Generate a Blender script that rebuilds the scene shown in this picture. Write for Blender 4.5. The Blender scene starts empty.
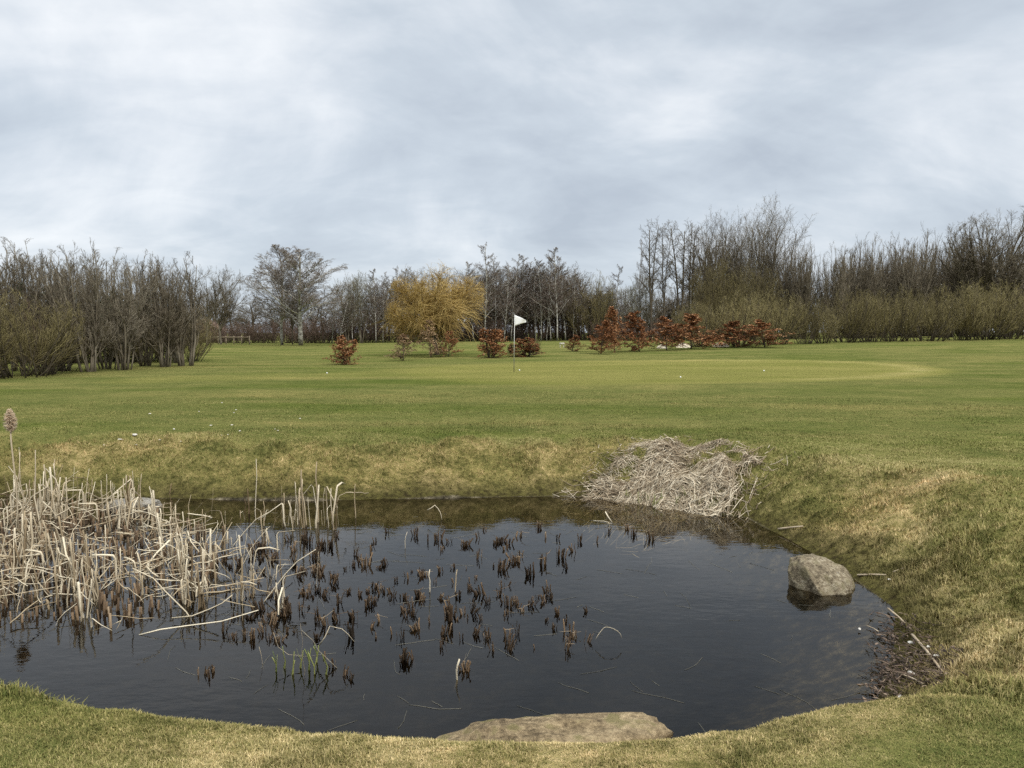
import bpy, math, random
import numpy as np
from mathutils import Vector

rng = np.random.default_rng(7)
random.seed(7)
scn = bpy.context.scene
COL = scn.collection
R = math.radians

# ------------------------------------------------------------------ camera
F, PITCH, EYE = 710.0, R(4.2), 1.6
cam = bpy.data.objects.new('camera', bpy.data.cameras.new('camera'))
COL.objects.link(cam)
cam.location = (0, 0, EYE)
cam.rotation_euler = (R(90) - PITCH, 0, 0)
cam.data.sensor_width = 36
cam.data.lens = 36 * F / 1024
cam.data.clip_start, cam.data.clip_end = 0.05, 3000
scn.camera = cam
SP, CP = math.sin(PITCH), math.cos(PITCH)


def ray(px, py):
    u = (np.asarray(px, float) - 512) / F
    v = (np.asarray(py, float) - 384) / F
    return np.stack([u + 0 * v, CP - v * SP + 0 * u, -SP - v * CP + 0 * u], -1)


def on_plane(px, py, z):
    d = ray(px, py)
    t = (z - EYE) / d[..., 2]
    return d * t[..., None] + np.array([0, 0, EYE])


# ------------------------------------------------------------------ numpy value noise
_tab = rng.random((256, 256))


def vnoise(x, y):
    xi, yi = np.floor(x).astype(int), np.floor(y).astype(int)
    fx, fy = x - xi, y - yi
    fx, fy = fx * fx * (3 - 2 * fx), fy * fy * (3 - 2 * fy)
    g = lambda a, b: _tab[a % 256, b % 256]
    return ((g(xi, yi) * (1 - fx) + g(xi + 1, yi) * fx) * (1 - fy) + (g(xi, yi + 1) * (1 - fx) + g(xi + 1, yi + 1) * fx) * fy) * 2 - 1


def fbm(x, y, o=4):
    s, a = 0, 0.5
    for k in range(o):
        s = s + a * vnoise(x * 2 ** k + 17.3 * k, y * 2 ** k + 9.1 * k)
        a *= 0.5
    return s


def sstep(a, b, x):
    t = np.clip((x - a) / (b - a), 0, 1)
    return t * t * (3 - 2 * t)


# ------------------------------------------------------------------ pond outline (shoreline at the water level)
ZW = -0.65
shore = []          # x, y, width of the bank


def add_shore(pts, wb, z=ZW, dy=0.0):
    for (px, py) in pts:
        p = on_plane(px, py, z)
        shore.append((p[0], p[1] + dy, wb))


# near bank: grass lip seen from above, its shoreline hidden just behind the lip
add_shore([(-200, 640), (-90, 668), (0, 688), (60, 701), (120, 713), (200, 725), (300, 734), (400, 742), (450, 745), (560, 746), (660, 742), (720, 735), (790, 724)], 0.5, -0.03, 0.42)
shore[-1] = (shore[-1][0] + 0.06, shore[-1][1] + 0.12, 0.55)
shore.append((1.78, 3.72, 0.9))
add_shore([(868, 708), (882, 690), (890, 670), (893, 650), (889, 628), (890, 606), (866, 588), (835, 566), (800, 547), (775, 533)], 1.9)
add_shore([(748, 518), (700, 512), (650, 505), (600, 498)], 1.35)
add_shore([(560, 496), (500, 497), (430, 498), (350, 500), (280, 500), (210, 499), (140, 498), (80, 498), (0, 497), (-120, 500)], 1.05)
shore += [(-8.6, 7.6, 1.0), (-8.2, 6.0, 1.0), (-6.0, 4.9, 0.8)]
shore = np.array(shore)


def shore_dist(x, y):
    x, y = np.asarray(x, float).ravel(), np.asarray(y, float).ravel()
    best = np.full(x.shape, 1e9)
    wb = np.ones(x.shape)
    inside = np.zeros(x.shape, bool)
    n = len(shore)
    for i in range(n):
        ax, ay, aw = shore[i]
        bx, by, bw = shore[(i + 1) % n]
        dx, dy = bx - ax, by - ay
        t = np.clip(((x - ax) * dx + (y - ay) * dy) / (dx * dx + dy * dy), 0, 1)
        d = np.hypot(x - ax - t * dx, y - ay - t * dy)
        m = d < best
        best[m] = d[m]
        wb[m] = (aw + t * (bw - aw))[m]
        c = ((ay > y) != (by > y)) & (x < (bx - ax) * (y - ay) / (by - ay + 1e-12) + ax)
        inside ^= c
    return np.where(inside, -best, best), wb


def terrain(x, y, detail=True):
    x, y = np.asarray(x, float), np.asarray(y, float)
    sh = x.shape
    x, y = x.ravel(), y.ravel()
    sd, wb = shore_dist(x, y)
    wob = 0.10 * fbm(x * 1.1, y * 1.1, 3) * sstep(3.0, 4.2, np.hypot(x, y))
    sdn = sd + wob
    u = np.clip(x / np.maximum(y, 1), -0.95, 0.95)
    base = sstep(22, 85, y) * np.clip(0.40 + 0.9 * u, 0.12, 1.3)
    base = base + 0.10 * fbm(x * 0.05 + 3, y * 0.11, 3) * sstep(13, 40, y)
    base = base + 0.035 * fbm(x * 0.35, y * 0.35, 2) * sstep(3.5, 6, y)
    s = np.clip(sdn / wb, 0, 1)
    f = np.sin(s * math.pi / 2) ** 1.05
    z = np.where(sdn > 0, ZW + (base - ZW) * f, ZW - np.minimum(0.5, -sdn * 0.42))
    if detail:
        tuft = sstep(0.05, 0.3, sdn) * (1 - sstep(1.0, 1.9, sdn / wb)) * sstep(3.2, 4.5, np.hypot(x, y))
        z = z + tuft * (0.14 * fbm(x * 2.3, y * 2.3, 4) + 0.07 * fbm(x * 6.1 + 3, y * 6.1, 3)) + sstep(0.1, 0.4, sdn) * 0.012 * fbm(x * 5, y * 5, 3) * (y < 20)
        z = z + (sdn < 0) * 0.03 * fbm(x * 4, y * 4, 3) * sstep(0, 0.2, -sdn)
    return z.reshape(sh)


def hit(px, py, far=170.0):
    """Where the ray through a pixel of the photograph meets the terrain."""
    px, py = np.atleast_1d(np.asarray(px, float)), np.atleast_1d(np.asarray(py, float))
    d = ray(px, py)
    ts = np.geomspace(2.0, far, 700)
    P = d[:, None, :] * ts[None, :, None] + np.array([0, 0, EYE])
    zt = terrain(P[..., 0], P[..., 1], False)
    below = P[..., 2] <= zt
    i = np.where(below.any(1), below.argmax(1), len(ts) - 1)
    out = P[np.arange(len(px)), i]
    out[:, 2] = terrain(out[:, 0], out[:, 1], True)
    return out


def hit1(px, py, far=170.0):
    return hit([px], [py], far)[0]


# ------------------------------------------------------------------ mesh helpers
def mesh_from(verts, faces_list, name, mats, attrs=None, smooth=True):
    """faces_list: list of (array [M,k], material index)."""
    me = bpy.data.meshes.new(name)
    verts = np.asarray(verts, np.float32).reshape(-1, 3)
    loops = np.concatenate([np.asarray(f, np.int32).ravel() for f, _ in faces_list])
    tot = np.concatenate([np.full(len(f), np.asarray(f).shape[1], np.int32) for f, _ in faces_list])
    mi = np.concatenate([np.full(len(f), m, np.int32) for f, m in faces_list])
    start = np.concatenate([[0], np.cumsum(tot)[:-1]]).astype(np.int32)
    me.vertices.add(len(verts))
    me.vertices.foreach_set('co', verts.ravel())
    me.loops.add(len(loops))
    me.loops.foreach_set('vertex_index', loops)
    me.polygons.add(len(tot))
    me.polygons.foreach_set('loop_start', start)
    me.polygons.foreach_set('material_index', mi)
    if smooth:
        me.polygons.foreach_set('use_smooth', np.ones(len(tot), bool))
    for m in (mats if isinstance(mats, (list, tuple)) else [mats]):
        me.materials.append(m)
    for k, v in (attrs or {}).items():
        a = me.attributes.new(k, 'FLOAT', 'POINT')
        a.data.foreach_set('value', np.asarray(v, np.float32))
    me.update(calc_edges=True)
    return me


class MB:
    """Collects shapes into one mesh."""
    def __init__(s):
        s.v, s.f, s.n, s.a = [], [], 0, []

    def add(s, v, faces, mat=0, rnd=0.5):
        v = np.asarray(v, float).reshape(-1, 3)
        s.v.append(v)
        for f in (faces if isinstance(faces, list) else [faces]):
            s.f.append((np.asarray(f, int) + s.n, mat))
        s.n += len(v)
        s.a.append(np.broadcast_to(np.asarray(rnd, float), (len(v),)))

    def tubes(s, P, Rr, sides=3, mat=0, side=None, flat=1.0, rnd=None, cap=True):
        """P [N,n,3] polylines, Rr [N,n] radii."""
        P, Rr = np.asarray(P, float), np.asarray(Rr, float)
        N, n = P.shape[:2]
        if N == 0:
            return
        T = np.gradient(P, axis=1)
        T /= np.linalg.norm(T, axis=2, keepdims=True) + 1e-9
        ref = np.zeros_like(T)
        if side is not None:
            ref[:] = np.asarray(side, float)[:, None, :]
        else:
            ref[..., 0] = 0.31
            ref[..., 1] = 0.95
            vert = np.abs((T * ref).sum(2)) > 0.9
            ref[vert] = (0.9, -0.2, 0.38)
        A = np.cross(T, ref)
        A /= np.linalg.norm(A, axis=2, keepdims=True) + 1e-9
        B = np.cross(T, A)
        if side is not None:
            A, B = B, A
        ang = np.arange(sides) / sides * 2 * math.pi
        ring = A[:, :, None, :] * np.cos(ang)[None, None, :, None] + flat * B[:, :, None, :] * np.sin(ang)[None, None, :, None]
        V = P[:, :, None, :] + ring * Rr[:, :, None, None]
        base = (np.arange(N) * n * sides)[:, None, None]
        i = (np.arange(n - 1) * sides)[None, :, None]
        k = np.arange(sides)[None, None, :]
        k2 = (k + 1) % sides
        q = np.stack([base + i + k, base + i + k2, base + i + sides + k2, base + i + sides + k], -1).reshape(-1, 4)
        fl = [q]
        if cap:
            fl.append(((np.arange(N) * n * sides)[:, None] + (n - 1) * sides + np.arange(sides)[None, :]))
            fl.append(((np.arange(N) * n * sides)[:, None] + np.arange(sides)[::-1][None, :]))
        if rnd is None:
            rnd = rng.random(N)
        s.add(V, fl, mat, np.repeat(np.broadcast_to(rnd, (N,)), n * sides))

    def mesh(s, name, mats, smooth=True):
        return mesh_from(np.concatenate(s.v), s.f, name, mats, {'rnd': np.concatenate(s.a)}, smooth)


def link(name, me, parent=None):
    o = bpy.data.objects.new(name, me)
    COL.objects.link(o)
    if parent is not None:
        o.parent = parent
    return o


def tag(o, label=None, cat=None, group=None, kind=None):
    if label: o['label'] = label
    if cat: o['category'] = cat
    if group: o['group'] = group
    if kind: o['kind'] = kind
    return o


def dup(root):
    r = root.copy()
    COL.objects.link(r)
    for ch in root.children:
        c = ch.copy()
        COL.objects.link(c)
        c.parent = r
    return r


# ------------------------------------------------------------------ materials
def new_mat(name):
    m = bpy.data.materials.new(name)
    m.use_nodes = True
    nt = m.node_tree
    b = nt.nodes['Principled BSDF']
    return m, nt, b


def N(nt, typ, **kw):
    n = nt.nodes.new(typ)
    for k, v in kw.items():
        if k.startswith('i_'):
            n.inputs[k[2:].replace('_', ' ')].default_value = v
        else:
            setattr(n, k, v)
    return n


def ramp(nt, src, stops):
    r = nt.nodes.new('ShaderNodeValToRGB')
    e = r.color_ramp.elements
    while len(e) < len(stops):
        e.new(0.5)
    for k, (p, c) in enumerate(stops):
        e[k].position = p
        e[k].color = (*c, 1) if len(c) == 3 else c
    nt.links.new(src, r.inputs[0])
    return r.outputs[0]


def math_n(nt, op, a, b=None, clamp=False):
    n = nt.nodes.new('ShaderNodeMath')
    n.operation = op
    n.use_clamp = clamp
    for i, x in enumerate((a, b)):
        if x is None: continue
        if isinstance(x, (int, float)): n.inputs[i].default_value = x
        else: nt.links.new(x, n.inputs[i])
    return n.outputs[0]


def mix_c(nt, fac, a, b, mode='MIX'):
    n = nt.nodes.new('ShaderNodeMix')
    n.data_type = 'RGBA'
    n.blend_type = mode
    n.clamp_factor = True
    for i, x in ((0, fac), (6, a), (7, b)):
        if isinstance(x, (int, float)): n.inputs[i].default_value = x
        elif isinstance(x, tuple): n.inputs[i].default_value = (*x, 1)
        else: nt.links.new(x, n.inputs[i])
    return n.outputs[2]


def noise(nt, vec, scale, detail=4, rough=0.55, dist=0.0):
    n = nt.nodes.new('ShaderNodeTexNoise')
    n.inputs['Scale'].default_value = scale
    n.inputs['Detail'].default_value = detail
    n.inputs['Roughness'].default_value = rough
    n.inputs['Distortion'].default_value = dist
    if vec is not None: nt.links.new(vec, n.inputs['Vector'])
    return n.outputs['Fac']


def mapping(nt, vec, scale=(1, 1, 1), rot=(0, 0, 0), loc=(0, 0, 0)):
    n = nt.nodes.new('ShaderNodeMapping')
    n.inputs['Scale'].default_value = scale
    n.inputs['Rotation'].default_value = rot
    n.inputs['Location'].default_value = loc
    nt.links.new(vec, n.inputs['Vector'])
    return n.outputs[0]


def attr(nt, name):
    n = nt.nodes.new('ShaderNodeAttribute')
    n.attribute_name = name
    return n.outputs['Fac']


def turf_group():
    """Colour of the turf from the place it grows in: shore distance, putting green, patches of straw."""
    g = bpy.data.node_groups.new('turf_colour', 'ShaderNodeTree')
    g.interface.new_socket('Rnd', in_out='INPUT', socket_type='NodeSocketFloat')
    g.interface.new_socket('Color', in_out='OUTPUT', socket_type='NodeSocketColor')
    gi, go = g.nodes.new('NodeGroupInput'), g.nodes.new('NodeGroupOutput')
    pos = g.nodes.new('ShaderNodeNewGeometry').outputs['Position']
    sd, grn, dry = attr(g, 'shore'), attr(g, 'green'), attr(g, 'dry')
    n1 = noise(g, mapping(g, pos, (1, 1.3, 1)), 0.55, 5, 0.6)
    n2 = noise(g, mapping(g, pos, (1, 1.6, 1)), 3.2, 4, 0.65)
    n3 = noise(g, mapping(g, pos, (0.10, 0.42, 0.2)), 0.9, 4, 0.6)      # mowing bands of the wide lawn
    n4 = noise(g, mapping(g, pos, (1, 1.4, 1)), 14, 3, 0.7)
    v = math_n(g, 'ADD', math_n(g, 'MULTIPLY', n1, 0.36), math_n(g, 'MULTIPLY', n2, 0.34))
    v = math_n(g, 'ADD', v, math_n(g, 'MULTIPLY', n4, 0.30))
    v = math_n(g, 'ADD', v, math_n(g, 'MULTIPLY', math_n(g, 'SUBTRACT', gi.outputs['Rnd'], 0.5), 0.30))
    v = math_n(g, 'ADD', v, dry)
    c = ramp(g, v, [(0.16, (0.054, 0.070, 0.018)), (0.38, (0.110, 0.124, 0.037)), (0.55, (0.188, 0.178, 0.060)), (0.72, (0.34, 0.29, 0.130)), (0.90, (0.58, 0.49, 0.26))])
    bands = ramp(g, n3, [(0.34, (0.70, 0.82, 0.62)), (0.5, (1, 1, 1)), (0.66, (1.30, 1.18, 1.25))])
    c = mix_c(g, 1.0, c, bands, 'MULTIPLY')
    gr = ramp(g, n3, [(0.3, (0.205, 0.195, 0.052)), (0.7, (0.275, 0.248, 0.078))])
    gr2 = mix_c(g, 0.45, gr, c)
    c = mix_c(g, grn, c, gr2)
    # wet mud and moss along the water's edge
    w = math_n(g, 'ADD', sd, math_n(g, 'MULTIPLY', math_n(g, 'SUBTRACT', n2, 0.5), 0.30))
    wet = ramp(g, w, [(0.03, (1, 1, 1)), (0.30, (0, 0, 0))])
    moss = ramp(g, n4, [(0.35, (0.040, 0.032, 0.016)), (0.65, (0.115, 0.102, 0.034))])
    thatch = ramp(g, math_n(g, 'ADD', math_n(g, 'MULTIPLY', n2, 0.6), math_n(g, 'MULTIPLY', n4, 0.4)), [(0.38, (0.58, 0.56, 0.56)), (0.51, (1.02, 0.97, 1.0)), (0.66, (1.25, 1.16, 1.22))])
    bank = ramp(g, sd, [(0.0, (1, 1, 1)), (0.85, (0.85, 0.85, 0.85)), (1.0, (0, 0, 0))])
    c = mix_c(g, bank, c, mix_c(g, 1.0, c, thatch, 'MULTIPLY'))
    c = mix_c(g, wet, c, moss)
    g.links.new(c, go.inputs['Color'])
    return g


TURF = turf_group()


def turf_node(nt, rnd=None):
    n = nt.nodes.new('ShaderNodeGroup')
    n.node_tree = TURF
    if rnd is None: n.inputs['Rnd'].default_value = 0.5
    else: nt.links.new(rnd, n.inputs['Rnd'])
    return n.outputs['Color']


def ground_material():
    m, nt, b = new_mat('turf')
    b.inputs['Specular IOR Level'].default_value = 0.0
    pos = nt.nodes.new('ShaderNodeNewGeometry').outputs['Position']
    fine = noise(nt, mapping(nt, pos, (1, 1, 1)), 38, 3, 0.75)
    mid = noise(nt, mapping(nt, pos, (1, 1, 1)), 9, 4, 0.7)
    rnd = math_n(nt, 'ADD', math_n(nt, 'MULTIPLY', fine, 1.6), -0.42)
    rnd = math_n(nt, 'MINIMUM', math_n(nt, 'MAXIMUM', rnd, 0.0), 1.0)
    c = turf_node(nt, rnd)
    # pond bed
    sd = attr(nt, 'shore')
    bedc = ramp(nt, mid, [(0.36, (0.035, 0.030, 0.021)), (0.52, (0.11, 0.092, 0.062)), (0.66, (0.30, 0.255, 0.18))])
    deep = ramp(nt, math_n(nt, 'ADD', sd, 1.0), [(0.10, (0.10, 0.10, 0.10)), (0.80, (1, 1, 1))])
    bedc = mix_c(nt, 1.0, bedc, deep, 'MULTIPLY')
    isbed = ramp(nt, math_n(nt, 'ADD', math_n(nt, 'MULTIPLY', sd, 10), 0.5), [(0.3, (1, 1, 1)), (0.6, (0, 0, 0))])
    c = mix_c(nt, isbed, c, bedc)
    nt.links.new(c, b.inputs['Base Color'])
    b.inputs['Roughness'].default_value = 1.0
    bmp = N(nt, 'ShaderNodeBump', i_Strength=0.9, i_Distance=0.05)
    nt.links.new(math_n(nt, 'ADD', fine, mid), bmp.inputs['Height'])
    nt.links.new(bmp.outputs[0], b.inputs['Normal'])
    return m


def blade_material():
    m, nt, b = new_mat('grass_blades')
    c = turf_node(nt, attr(nt, 'rnd'))
    c = mix_c(nt, 1.0, c, (1.12, 1.10, 1.1), 'MULTIPLY')
    nt.links.new(c, b.inputs['Base Color'])
    b.inputs['Roughness'].default_value = 0.8
    b.inputs['Specular IOR Level'].default_value = 0.08
    return m


def water_material():
    m = bpy.data.materials.new('pond_water')
    m.use_nodes = True
    nt = m.node_tree
    nt.nodes.clear()
    out = nt.nodes.new('ShaderNodeOutputMaterial')
    pos = nt.nodes.new('ShaderNodeNewGeometry').outputs['Position']
    r1 = noise(nt, mapping(nt, pos, (1, 2.2, 1)), 7, 3, 0.5)
    r2 = noise(nt, mapping(nt, pos, (1, 1.6, 1), (0, 0, 0.4)), 1.6, 3, 0.5)
    hgt = math_n(nt, 'ADD', math_n(nt, 'MULTIPLY', r1, 0.4), r2)
    bmp = N(nt, 'ShaderNodeBump', i_Strength=0.16, i_Distance=0.02)
    nt.links.new(hgt, bmp.inputs['Height'])
    fr = N(nt, 'ShaderNodeFresnel', i_IOR=1.34)
    nt.links.new(bmp.outputs[0], fr.inputs['Normal'])
    gl = N(nt, 'ShaderNodeBsdfGlossy', i_Roughness=0.015)
    gl.inputs['Color'].default_value = (1, 1, 1, 1)
    nt.links.new(bmp.outputs[0], gl.inputs['Normal'])
    tr = N(nt, 'ShaderNodeBsdfTransparent')
    tr.inputs['Color'].default_value = (0.60, 0.56, 0.46, 1)
    mx = nt.nodes.new('ShaderNodeMixShader')
    nt.links.new(fr.outputs[0], mx.inputs[0])
    nt.links.new(tr.outputs[0], mx.inputs[1])
    nt.links.new(gl.outputs[0], mx.inputs[2])
    nt.links.new(mx.outputs[0], out.inputs['Surface'])
    return m


def plain(name, stops, scale=6, rough=0.8, bump=0.3, use_rnd=False, spec=0.2, stretch=(1, 1, 1), per_object=0.42):
    """Mottled material: colour ramp over noise in object space, shifted per piece where use_rnd is set."""
    m, nt, b = new_mat(name)
    tc = nt.nodes.new('ShaderNodeTexCoord').outputs['Object']
    n = noise(nt, mapping(nt, tc, stretch), scale, 4, 0.65)
    v = n
    if use_rnd:
        v = math_n(nt, 'ADD', math_n(nt, 'MULTIPLY', n, 0.45), math_n(nt, 'MULTIPLY', attr(nt, 'rnd'), 0.62))
        oi = nt.nodes.new('ShaderNodeObjectInfo').outputs['Random']
        v = math_n(nt, 'ADD', v, math_n(nt, 'MULTIPLY', math_n(nt, 'SUBTRACT', oi, 0.5), per_object))
    nt.links.new(ramp(nt, v, stops), b.inputs['Base Color'])
    b.inputs['Roughness'].default_value = rough
    b.inputs['Specular IOR Level'].default_value = spec
    if bump:
        bm = N(nt, 'ShaderNodeBump', i_Strength=bump, i_Distance=0.02)
        nt.links.new(n, bm.inputs['Height'])
        nt.links.new(bm.outputs[0], b.inputs['Normal'])
    return m


M = {}
M['turf'] = ground_material()
M['blades'] = blade_material()
M['water'] = water_material()
M['bark'] = plain('grey_bark', [(0.3, (0.075, 0.061, 0.042)), (0.5, (0.145, 0.122, 0.088)), (0.75, (0.27, 0.24, 0.185))], 5, 0.9, 0.5, stretch=(1, 1, 0.3))
M['dark_bark'] = plain('dark_bark', [(0.3, (0.050, 0.040, 0.027)), (0.55, (0.098, 0.080, 0.055)), (0.8, (0.165, 0.14, 0.10))], 5, 0.9, 0.5, stretch=(1, 1, 0.3))
M['birch_bark'] = plain('birch_bark', [(0.40, (0.07, 0.058, 0.045)), (0.48, (0.33, 0.31, 0.27)), (0.65, (0.54, 0.52, 0.47))], 2.2, 0.7, 0.2, stretch=(1.5, 1.5, 3))
M['twig_grey'] = plain('grey_twigs', [(0.2, (0.075, 0.058, 0.037)), (0.55, (0.145, 0.118, 0.080)), (0.85, (0.28, 0.245, 0.185))], 2, 0.85, 0, True)
M['twig_dark'] = plain('dark_twigs', [(0.2, (0.072, 0.055, 0.036)), (0.55, (0.132, 0.106, 0.071)), (0.85, (0.235, 0.20, 0.145))], 2, 0.85, 0, True)
M['twig_purple'] = plain('birch_twigs', [(0.2, (0.075, 0.052, 0.040)), (0.55, (0.135, 0.100, 0.078)), (0.85, (0.25, 0.205, 0.17))], 2, 0.85, 0, True)
M['twig_birch'] = plain('fine_birch_twigs', [(0.2, (0.10, 0.076, 0.058)), (0.55, (0.19, 0.15, 0.12)), (0.85, (0.34, 0.29, 0.245))], 2, 0.85, 0, True)
M['twig_pale'] = plain('pale_catkin_twigs', [(0.2, (0.16, 0.145, 0.10)), (0.55, (0.25, 0.235, 0.165)), (0.85, (0.35, 0.33, 0.25))], 2, 0.85, 0, True)
M['twig_red'] = plain('thicket_twigs', [(0.2, (0.075, 0.05, 0.038)), (0.55, (0.13, 0.085, 0.064)), (0.85, (0.21, 0.15, 0.115))], 2, 0.85, 0, True)
M['twig_olive'] = plain('olive_twigs', [(0.2, (0.085, 0.068, 0.030)), (0.55, (0.165, 0.136, 0.058)), (0.85, (0.28, 0.235, 0.105))], 2, 0.8, 0, True)
M['twig_gold'] = plain('golden_willow_twigs', [(0.2, (0.20, 0.132, 0.042)), (0.55, (0.40, 0.275, 0.088)), (0.85, (0.60, 0.44, 0.17))], 2, 0.7, 0, True)
M['beech_leaf'] = plain('copper_beech_leaves', [(0.15, (0.060, 0.022, 0.012)), (0.5, (0.20, 0.082, 0.034)), (0.76, (0.34, 0.16, 0.07)), (0.92, (0.50, 0.32, 0.18))], 3, 0.75, 0, True, 0.1, per_object=0.15)
M['brown_leaf'] = plain('pale_brown_leaves', [(0.15, (0.15, 0.085, 0.045)), (0.5, (0.28, 0.175, 0.095)), (0.85, (0.45, 0.32, 0.19))], 3, 0.65, 0, True)
M['evergreen'] = plain('evergreen_leaves', [(0.2, (0.018, 0.026, 0.012)), (0.55, (0.035, 0.048, 0.02)), (0.85, (0.065, 0.08, 0.035))], 3, 0.5, 0, True)
M['reed'] = plain('bleached_reed', [(0.12, (0.16, 0.11, 0.06)), (0.42, (0.40, 0.315, 0.20)), (0.85, (0.70, 0.615, 0.46))], 7, 0.7, 0.2, True, stretch=(1, 1, 0.25))
M['reed_dark'] = plain('rotten_reed', [(0.2, (0.026, 0.018, 0.011)), (0.5, (0.075, 0.048, 0.028)), (0.8, (0.22, 0.15, 0.09)), (1.0, (0.44, 0.35, 0.24))], 22, 0.75, 0.3, True, stretch=(1, 1, 0.5))
M['reed_green'] = plain('green_reed_shoot', [(0.2, (0.09, 0.12, 0.03)), (0.8, (0.28, 0.29, 0.10))], 8, 0.6, 0, True)
M['straw'] = plain('cut_reed_straw', [(0.15, (0.11, 0.08, 0.052)), (0.5, (0.28, 0.215, 0.14)), (0.9, (0.62, 0.535, 0.40))], 5, 0.75, 0.1, True)
M['heap'] = plain('matted_reed', [(0.35, (0.07, 0.05, 0.034)), (0.5, (0.17, 0.13, 0.09)), (0.7, (0.34, 0.275, 0.195))], 18, 0.9, 0.8)
M['litter'] = plain('dead_leaves', [(0.15, (0.03, 0.022, 0.017)), (0.5, (0.11, 0.073, 0.05)), (0.9, (0.34, 0.25, 0.18))], 8, 0.6, 0, True)
M['white'] = plain('white_scrap', [(0.3, (0.45, 0.41, 0.35)), (0.7, (0.66, 0.63, 0.57))], 20, 0.6, 0.1)
M['flag'] = plain('white_flag_cloth', [(0.3, (0.78, 0.78, 0.77)), (0.7, (0.84, 0.84, 0.84))], 4, 0.7, 0.1)
M['pole_white'] = plain('white_pole_paint', [(0.3, (0.70, 0.70, 0.66)), (0.7, (0.78, 0.78, 0.74))], 4, 0.4, 0)
M['pole_dark'] = plain('dark_pole_paint', [(0.3, (0.06, 0.06, 0.055)), (0.7, (0.09, 0.09, 0.085))], 4, 0.4, 0)
M['wood'] = plain('weathered_rail_wood', [(0.3, (0.26, 0.20, 0.14)), (0.7, (0.42, 0.34, 0.25))], 6, 0.85, 0.3)
M['roof'] = plain('brown_roof_tiles', [(0.3, (0.13, 0.08, 0.055)), (0.7, (0.22, 0.14, 0.10))], 9, 0.85, 0.4)
M['brick'] = plain('red_brick', [(0.3, (0.20, 0.10, 0.065)), (0.7, (0.30, 0.16, 0.11))], 12, 0.9, 0.3)
M['sand'] = plain('pale_sand', [(0.3, (0.55, 0.47, 0.34)), (0.7, (0.70, 0.62, 0.48))], 3, 0.95, 0.3)
M['plume'] = plain('reed_plume_fluff', [(0.2, (0.42, 0.31, 0.20)), (0.55, (0.62, 0.50, 0.36)), (0.85, (0.78, 0.68, 0.53))], 20, 0.9, 0, True)
M['strand'] = plain('drowned_grass_strand', [(0.2, (0.07, 0.066, 0.05)), (0.8, (0.22, 0.205, 0.16))], 6, 0.6, 0, True)
M['stick'] = plain('dry_stick', [(0.3, (0.30, 0.225, 0.145)), (0.7, (0.52, 0.43, 0.31))], 9, 0.8, 0.3)


def rock_material(name, dark, mid, light, moss):
    m, nt, b = new_mat(name)
    tc = nt.nodes.new('ShaderNodeTexCoord').outputs['Object']
    a = noise(nt, tc, 4.5, 8, 0.7)
    f = noise(nt, tc, 34, 5, 0.75)
    l = noise(nt, tc, 9, 3, 0.5)
    v = math_n(nt, 'ADD', math_n(nt, 'MULTIPLY', a, 0.55), math_n(nt, 'MULTIPLY', f, 0.45))
    c = ramp(nt, v, [(0.40, dark), (0.50, mid), (0.60, light)])
    c = mix_c(nt, ramp(nt, l, [(0.52, (0, 0, 0)), (0.64, (0.75, 0.75, 0.75))]), c, moss)
    c = mix_c(nt, ramp(nt, noise(nt, mapping(nt, tc, loc=(5, 2, 1)), 7, 2, 0.5), [(0.70, (0, 0, 0)), (0.73, (0.8, 0.8, 0.8))]), c, (0.52, 0.51, 0.47))
    nt.links.new(c, b.inputs['Base Color'])
    b.inputs['Roughness'].default_value = 0.85
    b.inputs['Specular IOR Level'].default_value = 0.25
    bm = N(nt, 'ShaderNodeBump', i_Strength=1.0, i_Distance=0.05)
    nt.links.new(v, bm.inputs['Height'])
    nt.links.new(bm.outputs[0], b.inputs['Normal'])
    return m


M['rock_tan'] = rock_material('tan_boulder', (0.085, 0.060, 0.032), (0.25, 0.185, 0.105), (0.45, 0.345, 0.205), (0.13, 0.115, 0.04))
M['rock_grey'] = rock_material('grey_boulder', (0.075, 0.058, 0.037), (0.23, 0.185, 0.12), (0.47, 0.41, 0.30), (0.16, 0.135, 0.07))
M['rock_pale'] = rock_material('pale_boulder', (0.14, 0.125, 0.105), (0.28, 0.255, 0.22), (0.40, 0.375, 0.33), (0.22, 0.2, 0.16))

# ------------------------------------------------------------------ ground sheet
xs = np.concatenate([-np.geomspace(900, 9.2, 120), np.linspace(-9, -3.4, 100), np.linspace(-3.34, 4.4, 150), np.linspace(4.46, 8, 60), np.geomspace(8.2, 900, 130)])
ys = np.concatenate([-np.geomspace(900, 1.2, 30), np.linspace(-1, 2, 14), np.linspace(2.04, 5, 80), np.linspace(5.05, 12.5, 140), np.geomspace(12.6, 140, 240), np.geomspace(144, 900, 20)])
GX, GY = np.meshgrid(xs, ys)
GZ = terrain(GX, GY)
nx, ny = len(xs), len(ys)
idx = np.arange(nx * ny).reshape(ny, nx)
quads = np.stack([idx[:-1, :-1], idx[:-1, 1:], idx[1:, 1:], idx[1:, :-1]], -1).reshape(-1, 4)
green_poly = hit([395, 450, 520, 610, 700, 780, 850, 905, 940, 950, 935, 900, 850, 770, 690, 610, 540, 480, 430, 400],
                 [370, 366, 363.0, 360.8, 359.5, 359.6, 361.2, 364, 368, 372, 375.5, 378.5, 380.5, 382.5, 383.5, 384, 384, 382, 378, 374])[:, :2]


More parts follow.
